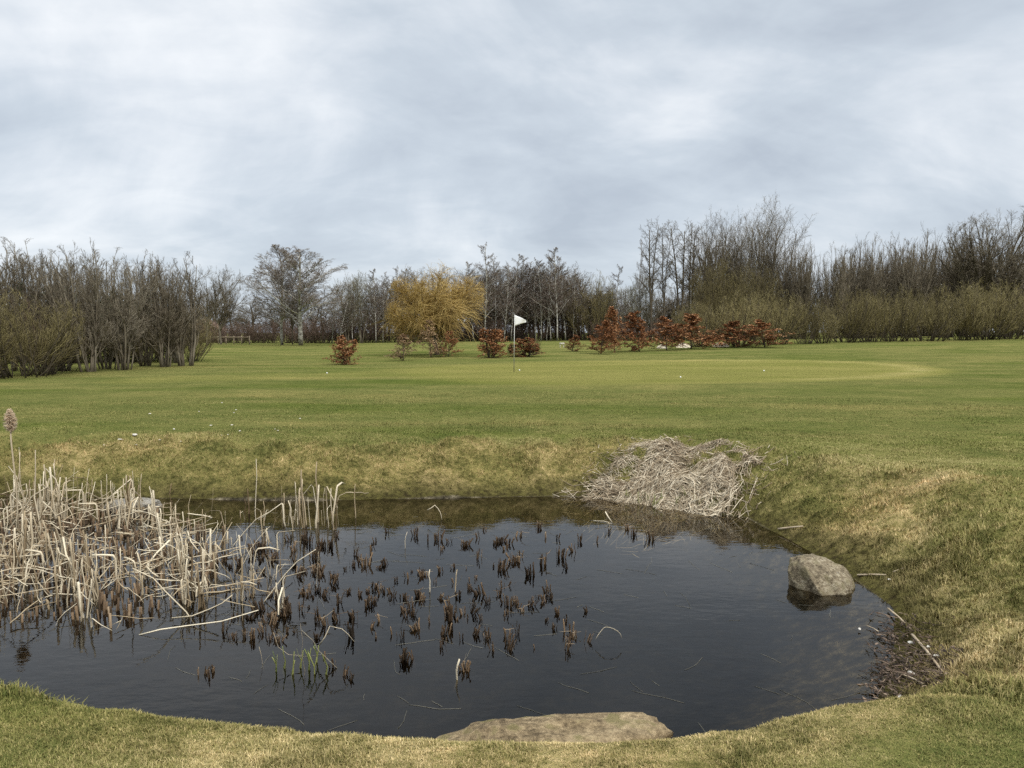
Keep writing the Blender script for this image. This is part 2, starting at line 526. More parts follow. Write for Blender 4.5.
def poly_sd(x, y, poly):
    x, y = x.ravel(), y.ravel()
    best, ins = np.full(x.shape, 1e9), np.zeros(x.shape, bool)
    for i in range(len(poly)):
        ax, ay = poly[i]
        bx, by = poly[(i + 1) % len(poly)]
        dx, dy = bx - ax, by - ay
        t = np.clip(((x - ax) * dx + (y - ay) * dy) / (dx * dx + dy * dy), 0, 1)
        best = np.minimum(best, np.hypot(x - ax - t * dx, y - ay - t * dy))
        ins ^= ((ay > y) != (by > y)) & (x < (bx - ax) * (y - ay) / (by - ay + 1e-12) + ax)
    return np.where(ins, -best, best)


fr_poly = hit([120, 260, 400, 520, 520, 400, 300, 180, 120], [379, 374.5, 371, 369, 378, 377, 379, 382, 383])[:, :2]


def turf_attrs(x, y):
    sd, wb = shore_dist(x, y)
    x, y = x.ravel(), y.ravel()
    g = poly_sd(x, y, green_poly) + 0.12 * fbm(x * 0.5, y * 0.5, 2)
    soft = 1 - sstep(0, 8, x)
    g = 1 - sstep(-0.15 - 0.6 * soft, 0.35 + 1.4 * soft, g)
    fr = (1 - sstep(-0.6, 0.8, poly_sd(x, y, fr_poly) + 0.5 * fbm(x * 0.4, y * 0.4, 3))) * 0.6
    collar = np.exp(-((poly_sd(x, y, green_poly) + 1.0) / 0.7) ** 2)
    collar = collar * sstep(6, 11, x)
    r = np.hypot(x, y)
    dry = 0.07 * (1 - sstep(0.6, 1.9, sd / wb)) + 0.13 * (1 - sstep(2.5, 4.2, r)) + 0.24 * collar
    dry = dry - 0.02 * sstep(11, 15, y) * (1 - sstep(24, 30, y)) - 0.02 * sstep(28, 40, y)
    dry = dry + 0.06 * sstep(1.5, 3.5, x) * (1 - sstep(9, 12, y))
    dry = dry + 0.22 * fbm(x * 1.1 + 4, y * 1.3, 4) * (1 - sstep(8, 13, y))
    sd = np.where(sd > 0, sd * 1.05 / np.maximum(wb, 0.8), sd)
    return sd, np.maximum(g, fr), dry


sdv, grv, drv = turf_attrs(GX, GY)
ground = link('ground', mesh_from(np.stack([GX, GY, GZ], -1), [(quads, 0)], 'ground', M['turf'], {'shore': sdv, 'green': grv, 'dry': drv}))
tag(ground, 'mown grass ground sloping down to the pond', kind='structure')

# ------------------------------------------------------------------ water sheet
cx, cy = shore[:, 0].mean(), shore[:, 1].mean()
ring = []
for x, y, w in shore:
    d = math.hypot(x - cx, y - cy)
    ring.append((x + (x - cx) / d * 0.25, y + (y - cy) / d * 0.25, ZW))
wm = bpy.data.meshes.new('water')
wm.from_pydata(ring, [], [list(range(len(ring)))])
wm.materials.append(M['water'])
water = link('water', wm)
tag(water, 'dark still pond water reflecting the grey sky', kind='structure')


# ------------------------------------------------------------------ turf blades (uncountable)
def blades(n_per_m2, r0, r1, h, w, seg, ang=50):
    area = (r1 * r1 - r0 * r0) * R(ang)
    n = int(area * n_per_m2)
    r = np.sqrt(rng.uniform(r0 * r0, r1 * r1, n))
    a = rng.uniform(-R(ang), R(ang), n)
    x, y = r * np.sin(a), r * np.cos(a)
    sd, wb = shore_dist(x, y)
    keep = sd > 0.05 + 0.08 * rng.random(n)
    # bare patches and thinner turf close to the water
    keep &= rng.random(n) < 0.35 + 0.65 * sstep(0.05, 0.5, sd)
    x, y, sd, wb = x[keep], y[keep], sd[keep], wb[keep]
    n = len(x)
    z = terrain(x, y) - 0.004
    clump = 0.75 + 0.5 * fbm(x * 6, y * 6, 2) + 0.4 * fbm(x * 1.3, y * 1.3, 2)
    bank = 1 + 0.9 * (1 - sstep(0.7, 1.3, sd / wb)) * (r1 > 3.7)
    clump = clump * (0.8 + 0.9 * np.maximum(0, fbm(x * 3.1 + 2, y * 3.1, 3)))
    hh = h * rng.uniform(0.55, 1.25, n) * clump * bank
    az = rng.uniform(0, 2 * math.pi, n)
    lean = rng.uniform(0.15, 1.0, n)
    dirx, diry = np.cos(az), np.sin(az)
    sx, sy = -diry, dirx
    ww = w * rng.uniform(0.7, 1.3, n) / 2
    P0 = np.stack([x, y, z], -1)
    S = np.stack([sx * ww, sy * ww, 0 * ww], -1)
    tip = P0 + np.stack([dirx * hh * lean, diry * hh * lean, hh * (1 - 0.35 * lean)], -1)
    rnd = rng.random(n)
    sda, gra, dra = turf_attrs(x, y)
    if seg == 1:
        V = np.stack([P0 - S, P0 + S, tip], 1)
        fcs = [np.arange(n * 3).reshape(n, 3)]
        k = 3
    else:
        mid = P0 + np.stack([dirx * hh * lean * 0.3, diry * hh * lean * 0.3, hh * 0.62 * (1 - 0.2 * lean)], -1)
        V = np.stack([P0 - S, P0 + S, mid + S * 0.8, mid - S * 0.8, tip], 1)
        b = (np.arange(n) * 5)[:, None]
        fcs = [b + np.array([[0, 1, 2, 3]]), b + np.array([[3, 2, 4]])]
        k = 5
    at = {a_: np.repeat(q, k) for a_, q in (('rnd', rnd), ('shore', sda), ('green', gra), ('dry', dra))}
    return V.reshape(-1, 3), fcs, at


VV, FF, AT, off = [], [], {}, 0
for args in ((34000, 1.9, 3.7, 0.026, 0.0030, 2), (9500, 3.7, 7.2, 0.036, 0.0050, 2), (3200, 7.2, 12.5, 0.038, 0.009, 1), (600, 12.5, 19, 0.028, 0.016, 1)):
    V, fcs, at = blades(*args)
    VV.append(V)
    FF += [(f + off, 0) for f in fcs]
    off += len(V)
    for k, q in at.items(): AT.setdefault(k, []).append(q)
grass = link('grass', mesh_from(np.concatenate(VV), FF, 'grass', M['blades'], {k: np.concatenate(q) for k, q in AT.items()}, smooth=False))
tag(grass, 'short green and straw coloured grass blades of the mown lawn and banks', 'grass', kind='stuff')


# ------------------------------------------------------------------ trees
def unit(v):
    return v / (np.linalg.norm(v, axis=-1, keepdims=True) + 1e-9)


def walk(start, d, length, npts, wiggle, up):
    """N polylines of npts points that wander from start along d; up bends them towards (or away from) the sky."""
    Nn = len(start)
    P = np.zeros((Nn, npts, 3))
    P[:, 0] = start
    d = unit(d)
    for i in range(1, npts):
        d = unit(d + wiggle * rng.normal(size=(Nn, 3)) + np.array([0, 0, 1]) * (up[:, None] if isinstance(up, np.ndarray) else up))
        P[:, i] = P[:, i - 1] + d * (length / (npts - 1))[:, None]
    return P


def sprout(P, Rr, k, t0, t1, ang, ratio, npts, wiggle, up, rscale=0.55, rtip=0.35, rmin=0.004, shape=None, Lref=None):
    """k side branches on each polyline of P."""
    Nn, n = P.shape[:2]
    t = (np.arange(k)[None, :] + rng.random((Nn, k))) / k * (t1 - t0) + t0
    ft = t * (n - 1)
    i = np.clip(ft.astype(int), 0, n - 2)
    f = (ft - i)[..., None]
    ar = np.arange(Nn)[:, None]
    p = P[ar, i] * (1 - f) + P[ar, i + 1] * f
    T = unit(P[ar, i + 1] - P[ar, i])
    r = Rr[ar, i] * (1 - f[..., 0]) + Rr[ar, i + 1] * f[..., 0]
    L = np.linalg.norm(np.diff(P, axis=1), axis=2).sum(1)[:, None]
    if Lref is not None: L = np.full_like(L, Lref)
    ln = L * ratio * (shape(t) if shape else (1.15 - 0.75 * t)) * rng.uniform(0.65, 1.25, (Nn, k))
    az = unit(rng.normal(size=(Nn, k, 3)))
    perp = unit(az - (az * T).sum(-1, keepdims=True) * T)
    a = R(ang) * rng.uniform(0.65, 1.3, (Nn, k))[..., None]
    d = np.cos(a) * T + np.sin(a) * perp
    p, d, ln, r = p.reshape(-1, 3), d.reshape(-1, 3), ln.ravel(), r.ravel()
    Q = walk(p, d, ln, npts, wiggle, up)
    r0 = np.maximum(r * rscale, rmin)
    RR = r0[:, None] * np.linspace(1, rtip, npts)[None, :]
    return Q, np.maximum(RR, rmin * 0.6)


def leaves(mb, P, per, size, mat=0, flat=0.4, t0=0.15):
    """Small leaf faces along the polylines of P."""
    Nn, n = P.shape[:2]
    t = rng.uniform(t0, 1, (Nn, per)) * (n - 1)
    i = np.clip(t.astype(int), 0, n - 2)
    f = (t - i)[..., None]
    ar = np.arange(Nn)[:, None]
    p = (P[ar, i] * (1 - f) + P[ar, i + 1] * f).reshape(-1, 3)
    m = len(p)
    p = p + rng.normal(size=(m, 3)) * size * 0.5
    a = unit(rng.normal(size=(m, 3)) * np.array([1, 1, flat + 0.2]))
    b = unit(np.cross(a, rng.normal(size=(m, 3)) * np.array([1, 1, 1])))
    s = size * rng.uniform(0.6, 1.3, m)[:, None]
    c = unit(np.cross(a, b))
    V = np.stack([p - a * s * 0.6, p + b * s * 0.36 + c * s * 0.08, p + a * s * 0.6, p - b * s * 0.36 + c * s * 0.08], 1)
    mb.add(V, np.arange(m * 4).reshape(m, 4), mat, np.repeat(rng.random(m), 4))


def tree_root(name, trunk_mb, tmat, crown_mb, cmat, extra=None):
    root = bpy.data.objects.new(name, None)
    root.empty_display_size = 0.5
    COL.objects.link(root)
    link('trunk', trunk_mb.mesh(name + '_trunk', tmat), root)
    link('crown', crown_mb.mesh(name + '_crown', cmat, smooth=False), root)
    return root


def stems(n, H, spread, base_r, r, npts=9, wig=0.05, up=0.05, lo=0.7):
    az = rng.uniform(0, 2 * math.pi, n)
    ln = H * rng.uniform(lo, 1.05, n)
    tilt = R(spread) * np.sqrt(rng.random(n))
    start = np.stack([np.cos(az) * base_r * rng.random(n), np.sin(az) * base_r * rng.random(n), np.full(n, -0.12)], -1)
    d = np.stack([np.cos(az) * np.sin(tilt), np.sin(az) * np.sin(tilt), np.cos(tilt)], -1)
    P = walk(start, d, ln, npts, wig, up)
    rr = r * rng.uniform(0.7, 1.2, n)[:, None] * np.linspace(1, 0.22, npts)[None, :] ** 0.9
    return P, rr


def multistem(H=6.0, n=11, spread=17, mt='bark', mc='twig_grey', r=0.055, tw=0.0065, br=0.35):
    P, rr = stems(n, H, spread, 0.45, r, wig=0.075, up=0.07)
    t, c = MB(), MB()
    t.tubes(P, rr, 5)
    A, ra = sprout(P, rr, 11, 0.12, 0.97, 36, br, 6, 0.14, 0.12, 0.6, 0.35, tw * 1.5)
    t.tubes(A, ra, 4)
    B, rb = sprout(A, ra, 8, 0.15, 1.0, 38, 0.45, 4, 0.18, 0.12, 0.65, 0.5, tw)
    c.tubes(B, rb, 3)
    C_, rc = sprout(B, rb, 5, 0.2, 1.0, 40, 0.5, 3, 0.2, 0.1, 0.7, 0.6, tw * 0.75)
    c.tubes(C_, rc, 3)
    return t, M[mt], c, M[mc]


def single(H=12, r=0.15, k=26, t0=0.25, ang=52, ratio=0.33, shape=None, mt='dark_bark', mc='twig_dark', tw=0.009, up=0.06, droop=0.02, fork=1, wig=0.03, k2=9, k3=7, lean=3):
    P, rr = stems(fork, H, lean, 0.1 * fork, r, npts=11, wig=wig, up=0.06, lo=0.92)
    t, c = MB(), MB()
    t.tubes(P, rr, 7)
    A, ra = sprout(P, rr, k, t0, 0.98, ang, ratio, 7, 0.10, up, 0.5, 0.3, tw * 1.8, shape)
    t.tubes(A, ra, 4)
    B, rb = sprout(A, ra, k2, 0.15, 1.0, 42, 0.42, 4, 0.15, up * 0.6, 0.6, 0.45, tw)
    c.tubes(B, rb, 3)
    C_, rc = sprout(B, rb, k3, 0.15, 1.0, 45, 0.5, 3, 0.18, droop, 0.7, 0.55, tw * 0.7)
    c.tubes(C_, rc, 3)
    return t, M[mt], c, M[mc]


def spreading(H=9, r=0.16, limbs=8, trunk=0.34, ang=30, lr=1.5, mt='bark', mc='twig_grey', tw=0.010, up=0.03, droop=0.0, k1=9, k2=9, k3=8, leader=False):
    P, rr = stems(1, H * (0.9 if leader else trunk), 2, 0.02, r, npts=9, wig=0.03, up=0.1, lo=1.0)
    if not leader: rr = r * np.linspace(1, 0.8, 9)[None, :]
    t, c = MB(), MB()
    t.tubes(P, rr, 8)
    if leader:
        A, ra = sprout(P, rr, limbs, 0.18, 0.95, ang, lr, 9, 0.07, up, 0.55, 0.25, tw * 2, shape=lambda q: 1.0 - 0.75 * q)
    else:
        A, ra = sprout(P, rr, limbs, 0.5, 1.0, ang, lr, 9, 0.07, up, 0.6, 0.22, tw * 2, shape=lambda q: 0.9 + 0.2 * q)
    t.tubes(A, ra, 5)
    B, rb = sprout(A, ra, k1, 0.15, 1.0, 38, 0.42, 6, 0.10, up * 1.3, 0.55, 0.35, tw * 1.3, shape=lambda q: 1.25 - 0.6 * q)
    t.tubes(B, rb, 4)
    C_, rc = sprout(B, rb, k2, 0.12, 1.0, 42, 0.48, 4, 0.15, up, 0.6, 0.5, tw)
    c.tubes(C_, rc, 3)
    D, rd = sprout(C_, rc, k3, 0.12, 1.0, 44, 0.55, 3, 0.18, droop, 0.7, 0.6, tw * 0.72)
    c.tubes(D, rd, 3)
    return t, M[mt], c, M[mc]


def dome(t): return 0.5 + 0.9 * np.sin(np.clip(t, 0, 1) * math.pi) ** 0.8
def cone(t): return 1.25 - 1.05 * t
def vase(t): return 0.75 + 0.5 * (1 - t)


def bush(H=4, n=42, spread=52, base=0.9, mc='twig_olive', mt='dark_bark', tw=0.008, k2=9, k3=7, r=0.026, lo=0.55, up=0.10):
    P, rr = stems(n, H, spread, base, r, npts=7, wig=0.10, up=up, lo=lo)
    t, c = MB(), MB()
    t.tubes(P, rr, 4)
    A, ra = sprout(P, rr, k2, 0.12, 1.0, 34, 0.33, 5, 0.15, 0.14, 0.6, 0.4, tw)
    c.tubes(A, ra, 3)
    B, rb = sprout(A, ra, k3, 0.1, 1.0, 36, 0.5, 3, 0.18, 0.12, 0.7, 0.6, tw * 0.8)
    c.tubes(B, rb, 3)
    return t, M[mt], c, M[mc]


def golden_willow(H=5.8):
    P, rr = stems(1, H * 0.45, 2, 0.05, 0.2, npts=6)
    t, c = MB(), MB()
    t.tubes(P, rr, 7)
    A, ra = sprout(P, rr, 26, 0.3, 1.0, 55, 1.25, 7, 0.08, 0.10, 0.5, 0.3, 0.02, shape=lambda q: 0.9 + 0 * q)
    t.tubes(A, ra, 4)
    B, rb = sprout(A, ra, 15, 0.2, 1.0, 45, 0.42, 5, 0.12, 0.04, 0.5, 0.5, 0.011)
    c.tubes(B, rb, 3)
    C_, rc = sprout(B, rb, 18, 0.1, 1.0, 45, 1.15, 7, 0.07, -0.11, 0.7, 0.5, 0.0085, shape=lambda q: 0.9 + 0.2 * q)
    C_[..., 2] = np.maximum(C_[..., 2], 0.12 + 0.5 * rng.random((len(C_), 1)))
    c.tubes(C_, rc, 3)
    D, rd = sprout(B[::2], rb[::2], 3, 0.3, 1.0, 25, 0.7, 4, 0.08, 0.16, 0.7, 0.5, 0.008)
    c.tubes(D, rd, 3)
    return t, M['bark'], c, M['twig_gold']


def beech(H=2.8, n=1, mat='beech_leaf', per=15, size=0.072):
    P, rr = stems(n, H, 3 if n == 1 else 14, 0.15, 0.032, npts=8, wig=0.03, up=0.06, lo=0.9)
    t, c = MB(), MB()
    t.tubes(P, rr, 5)
    A, ra = sprout(P, rr, 34 // n + 8, 0.03, 0.97, 62, 0.36, 5, 0.10, 0.03, 0.5, 0.4, 0.006, shape=lambda q: (1.25 - 1.13 * q) * np.clip(0.75 + 2.0 * q, 0, 1))
    t.tubes(A, ra, 3)
    B, rb = sprout(A, ra, 6, 0.15, 1.0, 45, 0.5, 3, 0.15, 0.05, 0.6, 0.5, 0.004)
    t.tubes(B, rb, 3)
    leaves(c, B, per, size)
    leaves(c, A, 3, size)
    return t, M['dark_bark'], c, M[mat]


def evergreen(H=3.4):
    P, rr = stems(5, H, 16, 0.4, 0.06, npts=8, up=0.06)
    t, c = MB(), MB()
    t.tubes(P, rr, 5)
    A, ra = sprout(P, rr, 22, 0.06, 1.0, 60, 0.38, 5, 0.1, -0.01, 0.5, 0.4, 0.01)
    t.tubes(A, ra, 3)
    B, rb = sprout(A, ra, 7, 0.1, 1.0, 45, 0.5, 3, 0.15, 0.0, 0.6, 0.5, 0.005)
    leaves(c, B, 9, 0.10)
    return t, M['dark_bark'], c, M['evergreen']


PROTO = {}
DEBUG = False
REST_LOC = (0, -300, -200)


def variants(name, make, count, H, env=None):
    global rng
    keep_rng = rng
    rng = np.random.default_rng(sum(ord(c) * (i + 3) for i, c in enumerate(name)))
    PROTO[name] = []
    for _ in range(count):
        t = make()
        if env:                  # crown outline: shoots that overshoot an ellipsoid are drawn back towards it
            ez, rx, rz, pull = env
            for mb in (t[0], t[2]):
                for k_, v in enumerate(mb.v):
                    c0 = np.array([0, 0, ez])
                    q = np.sqrt(((v[:, 0] / rx) ** 2 + (v[:, 1] / rx) ** 2 + ((v[:, 2] - ez) / rz) ** 2))
                    lump = 1 + 0.22 * fbm(v[:, 0] / rx * 1.6 + 7, v[:, 2] / rz * 1.6 + v[:, 1] / rx, 2)
                    q = np.where(v[:, 2] > ez * 0.6, q / lump, 0.5)
                    f = np.where(q > 1, 1 - pull * (1 - 1 / np.maximum(q, 1e-3)), 1.0)
                    mb.v[k_] = c0 + (v - c0) * f[:, None]
        V = np.concatenate(t[0].v + t[2].v)
        hz = np.percentile(V[:, 2], 99.7)
        up_ = V[V[:, 2] > 0.2 * hz]
        wd = np.percentile(up_[:, 0], 98) - np.percentile(up_[:, 0], 2)
        PROTO[name].append([t, hz, None, wd])
        if DEBUG: print('PROTO', name, round(hz, 2), round(wd, 2), len(V))
    rng = keep_rng


variants('multi_stem_tree', lambda: multistem(6.0), 4, 6.0, (3.4, 1.9, 2.9, 0.7))
variants('round_tree', lambda: spreading(9, 0.17, 11, 0.36, 40, 1.75), 2, 9)
variants('birch_tree', lambda: spreading(12, 0.15, 26, 0.4, 42, 0.50, 'birch_bark', 'twig_birch', 0.0098, 0.03, -0.12, leader=True, k1=11, k2=9, k3=6), 2, 12, (6.4, 3.9, 5.6, 0.6))
variants('slender_birch', lambda: single(12, 0.065, 34, 0.22, 44, 0.24, cone, 'birch_bark', 'twig_purple', 0.0115, 0.06, -0.05, lean=2.5, wig=0.03, k2=10, k3=9), 3, 12)
variants('dark_tree', lambda: single(13, 0.15, 34, 0.18, 46, 0.25, dome, 'dark_bark', 'twig_dark', 0.0115, 0.08, 0.02, lean=4, k2=10, k3=9), 3, 13)
variants('alder_tree', lambda: single(16, 0.17, 24, 0.40, 50, 0.17, vase, 'dark_bark', 'twig_dark', 0.012, 0.05, 0.0, lean=3, fork=2, k2=8, k3=7), 3, 16)
variants('tall_vase_tree', lambda: single(17, 0.15, 20, 0.25, 28, 0.36, vase, 'bark', 'twig_grey', 0.0125, 0.10, 0.06, fork=5, lean=12, k2=8, k3=5), 2, 17)
variants('pale_catkin_tree', lambda: single(9, 0.10, 24, 0.2, 38, 0.30, dome, 'bark', 'twig_pale', 0.012, 0.10, 0.02, fork=3, lean=9, k2=8, k3=6), 1, 9)
variants('rough_tree', lambda: multistem(11.0, 9, 17, 'dark_bark', 'twig_dark', 0.10, 0.0115, 0.34), 3, 11)
variants('fan_tree', lambda: bush(9, 30, 30, 0.5, 'twig_dark', 'bark', 0.011, 11, 8, 0.085, 0.7, 0.05), 3, 9, (4.5, 2.6, 4.6, 0.8))
variants('wide_fan_tree', lambda: spreading(9, 0.22, 28, 0.22, 40, 3.7, 'dark_bark', 'twig_dark', 0.012, 0.02, 0.02, k1=10, k2=8, k3=6), 1, 9, (4.6, 4.8, 4.2, 0.8))
variants('olive_bush', lambda: bush(4.5, 46, 44, 1.1, lo=0.7), 3, 4.0, (1.9, 2.2, 2.3, 0.8))
variants('olive_dome', lambda: bush(8.0, 60, 40, 1.3, tw=0.011, k2=11, k3=7), 1, 7.6, (3.6, 3.2, 3.9, 0.85))
variants('thicket_bush', lambda: bush(3.6, 40, 46, 1.3, 'twig_red', tw=0.010), 2, 3.3)
variants('golden_willow', golden_willow, 1, 5.6, (2.9, 2.7, 3.0, 0.7))
variants('beech_sapling', lambda: beech(2.8), 3, 2.8)
variants('young_beech', lambda: beech(2.6, 1, 'brown_leaf', 11, 0.065), 1, 2.6)
variants('beech_bush', lambda: beech(1.9, 5, 'beech_leaf', 10, 0.062), 2, 1.8)
variants('evergreen_shrub', evergreen, 1, 3.4)

_used = {}


def plant(proto, px, base_py, top_py, label, cat, group=None, name=None, wide=1.0, dist=None, yaw=None, tilt=0.0, wpx=None):
    """One plant whose foot stands where the photograph shows it, copied from a prototype of its kind."""
    if dist is None:
        p = hit1(px, base_py)
    else:
        y = dist
        x = (px - 512) / F * y
        p = np.array([x, y, float(terrain(np.array([x]), np.array([y]))[0])])
    # height: from the ray through the top
    d = ray(px, top_py)
    ztop = EYE + d[2] * (p[1] / d[1])
    h = max(0.4, ztop - p[2])
    i = _used.get(proto, 0)
    _used[proto] = i + 1
    slot = PROTO[proto][i % len(PROTO[proto])]
    if slot[2] is None:
        slot[2] = tree_root(name or proto, *slot[0])
        o = slot[2]
    else:
        o = dup(slot[2])
        o.name = name or proto
    s = h / slot[1]
    if wpx: wide = wpx / F * p[1] / (slot[3] * s)
    o.location = p
    o.scale = (s * wide, s * wide, s)
    o.rotation_euler = (R(tilt), 0, rng.uniform(0, 6.28) if yaw is None else yaw)
    for k in ('label', 'category', 'group', 'kind'):
        if k in o: del o[k]
    tag(o, label, cat, group)
    return o


# left group of many-stemmed trees by the lawn
g = 'many-stemmed bare trees at the left of the lawn'
for px, by, ty, w, lab in [
        (-35, 376, 238, 1.1, 'bare grey tree cut by the left edge of the picture, behind the olive bush'),
        (12, 371, 238, 1.0, 'bare tree rising straight behind the olive bush at far left'),
        (44, 369, 240, 1.0, 'bare tree with crowded twigs behind the right side of the olive bush'),
        (66, 371, 246, 0.8, 'narrow bare tree just right of the olive bush'),
        (91, 372, 243, 0.95, 'many-stemmed bare tree whose foot stands farthest forward on the lawn'),
        (108, 369, 250, 0.8, 'slim many-stemmed tree in the middle of the left group'),
        (124, 370, 247, 0.95, 'many-stemmed tree with dark foot, right of the middle of the left group'),
        (143, 366, 251, 0.9, 'bare tree with low limbs arching right over the grass'),
        (163, 367, 255, 0.9, 'bare tree, second from the right end of the left group'),
        (186, 366, 251, 1.0, 'grey many-stemmed tree at the right end of the left group'),
        (176, 363, 258, 0.8, 'thin bare tree squeezed behind the right end of the left group')]:
    plant('multi_stem_tree', px, by, ty, lab, 'tree', g, wide=w)
for px, d, ty in [(-20, 38, 250), (28, 40, 246), (58, 39, 250), (80, 41, 252), (115, 40, 255), (135, 42, 258), (155, 41, 260), (-60, 40, 245)]:
    plant('multi_stem_tree', px, None, ty, 'bare tree in the back row of the many-stemmed group at left', 'tree', 'back row of the left tree group', wide=1.0, dist=d)
plant('olive_bush', 18, 377, 283, 'olive green bush with yellowish twigs in front of the left trees', 'bush', 'bushes along the left', wide=1.15)
plant('olive_bush', 44, 375, 298, 'smaller olive bush leaning against the right side of the big olive bush at far left', 'bush', 'bushes along the left', wide=0.95)
plant('olive_bush', -40, 379, 288, 'olive bush half outside the left edge of the picture', 'bush', 'bushes along the left', wide=1.1)
plant('thicket_bush', 57, 371, 300, 'brownish bush between olive bush and bare trees', 'bush', 'bushes along the left', wide=0.8)
for px, d, ty, lab in [(52, 37, 283, 'dark evergreen shrub seen through the bare trees behind the olive bush'), (122, 39, 292, 'dark evergreen shrub seen through the middle of the left trees')]:
    plant('evergreen_shrub', px, None, ty, lab, 'shrub', 'evergreen shrubs in the left group', wide=1.0, dist=d)
for px, d in [(75, 37), (100, 38), (130, 37), (150, 38), (172, 39), (190, 38.5), (20, 38), (-20, 37), (45, 36)]:
    plant('olive_bush', px, None, 310 + rng.uniform(-8, 8), 'low tangled bush filling the gap between the stems of the left trees', 'bush', 'tangled bushes under the left trees', wide=0.9, dist=d, name='tangled_bush')

# trees across the far lawn, left to centre
plant('round_tree', 221, 344.5, 271, 'lone bare tree with dark trunk in front of the rail fence', 'tree', wpx=52)
plant('round_tree', 207, 346, 262, 'bare round tree close behind the right end of the left tree group', 'tree', wpx=50)
plant('birch_tree', 282, 345, 247, 'tall bare birch, left one of the big pair on the far lawn edge', 'tree', 'pair of big birches', wpx=68, yaw=1.0)
plant('birch_tree', 301, 345.5, 249, 'tall white-trunked birch, right one of the big pair on the far lawn edge', 'tree', 'pair of big birches', wpx=72, yaw=2.2, name='birch_tree')
plant('dark_tree', 293, 344.5, 268, 'dark bare tree between the two big birches', 'tree', wpx=22)
for px, ty, d, lab in [(348, 277, 88, 'pale twiggy tree at the left end of the wood behind the willow'), (362, 272, 90, 'pale catkin tree second from the left end of the wood behind the willow')]:
    plant('pale_catkin_tree', px, None, ty, lab, 'tree', 'pale catkin trees', dist=d, wide=0.9)
for px, ty in [(376, 268), (384, 272), (395, 266), (408, 268), (420, 272), (332, 296), (340, 303), (352, 285)]:
    plant('slender_birch', px, None, ty, 'slender birch in the wood between the big birch pair and the golden willow', 'tree', 'birches left of the willow', dist=rng.uniform(86, 98), wpx=22)
for px, ty in [(402, 270), (413, 266), (390, 276), (370, 280), (430, 272), (445, 268), (458, 272)]:
    plant('dark_tree', px, None, ty, 'dark bare tree in the wood behind the golden willow', 'tree', 'dark trees behind the willow', dist=rng.uniform(92, 102), wpx=34)
plant('golden_willow', 437, 355, 272, 'golden yellow willow with hanging twigs on the far lawn', 'tree', wpx=84, yaw=0.8)

# centre wood
for px, ty, w, lab in [(484, 243, 1.0, 'tallest pointed birch just right of the golden willow'), (557, 246, 1.0, 'tallest birch on the right of the centre wood'), (512, 254, 0.9, 'birch with dark crooked limbs near the flag'),
                       (536, 257, 0.9, 'leaning white-stemmed birch right of the flag')]:
    plant('slender_birch', px, None, ty, lab, 'tree', 'birches of the centre wood', dist=rng.uniform(84, 90), wpx=34 * w)
for px, ty in [(474, 262), (495, 258), (504, 264), (520, 256), (528, 262), (546, 254), (566, 256), (574, 268), (541, 266), (551, 262), (585, 276)]:
    plant('slender_birch', px, None, ty, 'white-stemmed birch standing in the centre wood behind the flag', 'tree', 'white stems of the centre wood', dist=rng.uniform(86, 97), wpx=26, tilt=rng.uniform(-3, 3))
for px, ty in [(470, 268), (490, 262), (507, 262), (523, 264), (534, 264), (549, 262), (563, 262), (580, 272), (592, 282), (600, 290), (571, 274), (478, 272), (499, 268), (515, 270), (530, 270), (541, 268), (556, 268), (567, 272), (485, 270), (519, 266), (545, 272), (597, 292)]:
    plant('dark_tree', px, None, ty, 'dark bare tree standing deep in the centre wood behind the flag', 'tree', 'dark trees of the centre wood', dist=rng.uniform(92, 106), wpx=42)
plant('olive_bush', 588, None, 272, 'yellowish bushy tree at the right end of the centre wood', 'tree', name='yellowish_tree', dist=92, wide=0.75)
plant('slender_birch', 616, None, 264, 'sparse dark birch standing alone in the gap left of the tall alders', 'tree', dist=92, wpx=26)
plant('slender_birch', 637, None, 239, 'thin nearly bare pale stem just left of the tall alders', 'tree', dist=98, wide=0.5)
for px, ty in [(606, 292), (626, 286), (634, 284), (644, 270), (611, 300)]:
    plant('pale_catkin_tree', px, None, ty, 'low pale tree in the gap between centre wood and tall alders', 'tree', 'pale trees in the gap', dist=rng.uniform(90, 100), wide=0.9)

# right wood
for px, ty, d, w, lab in [(651, 217, 92, 1.0, 'tall slender alder, leftmost of the right wood'), (664, 220, 93, 1.0, 'tall alder second from the left of the right wood'),
                          (680, 221, 93, 1.1, 'tall alder with tangled dark head, third from the left of the right wood'), (691, 219, 96, 1.0, 'alder fourth from the left of the right wood')]:
    plant('alder_tree', px, None, ty, lab, 'tree', 'tall alders of the right wood', dist=d, wpx=23 * w)
for px, ty, d, w, lab in [(708, 212, 94, 0.9, 'tall bare tree with brush-like head behind the olive dome bush'), (724, 214, 96, 0.9, 'tall bare tree behind the right side of the olive dome bush'),
                          (739, 216, 97, 0.85, 'bare tree left of the tallest tree'), (757, 207, 90, 1.0, 'tall spreading tree leaning left of the tallest tree'), (768, 196, 91, 1.2, 'tallest bare tree, its fan of branches standing above the right wood')]:
    plant('tall_vase_tree', px, None, ty, lab, 'tree', 'tall fan-shaped trees', dist=d, wpx=46 * w)
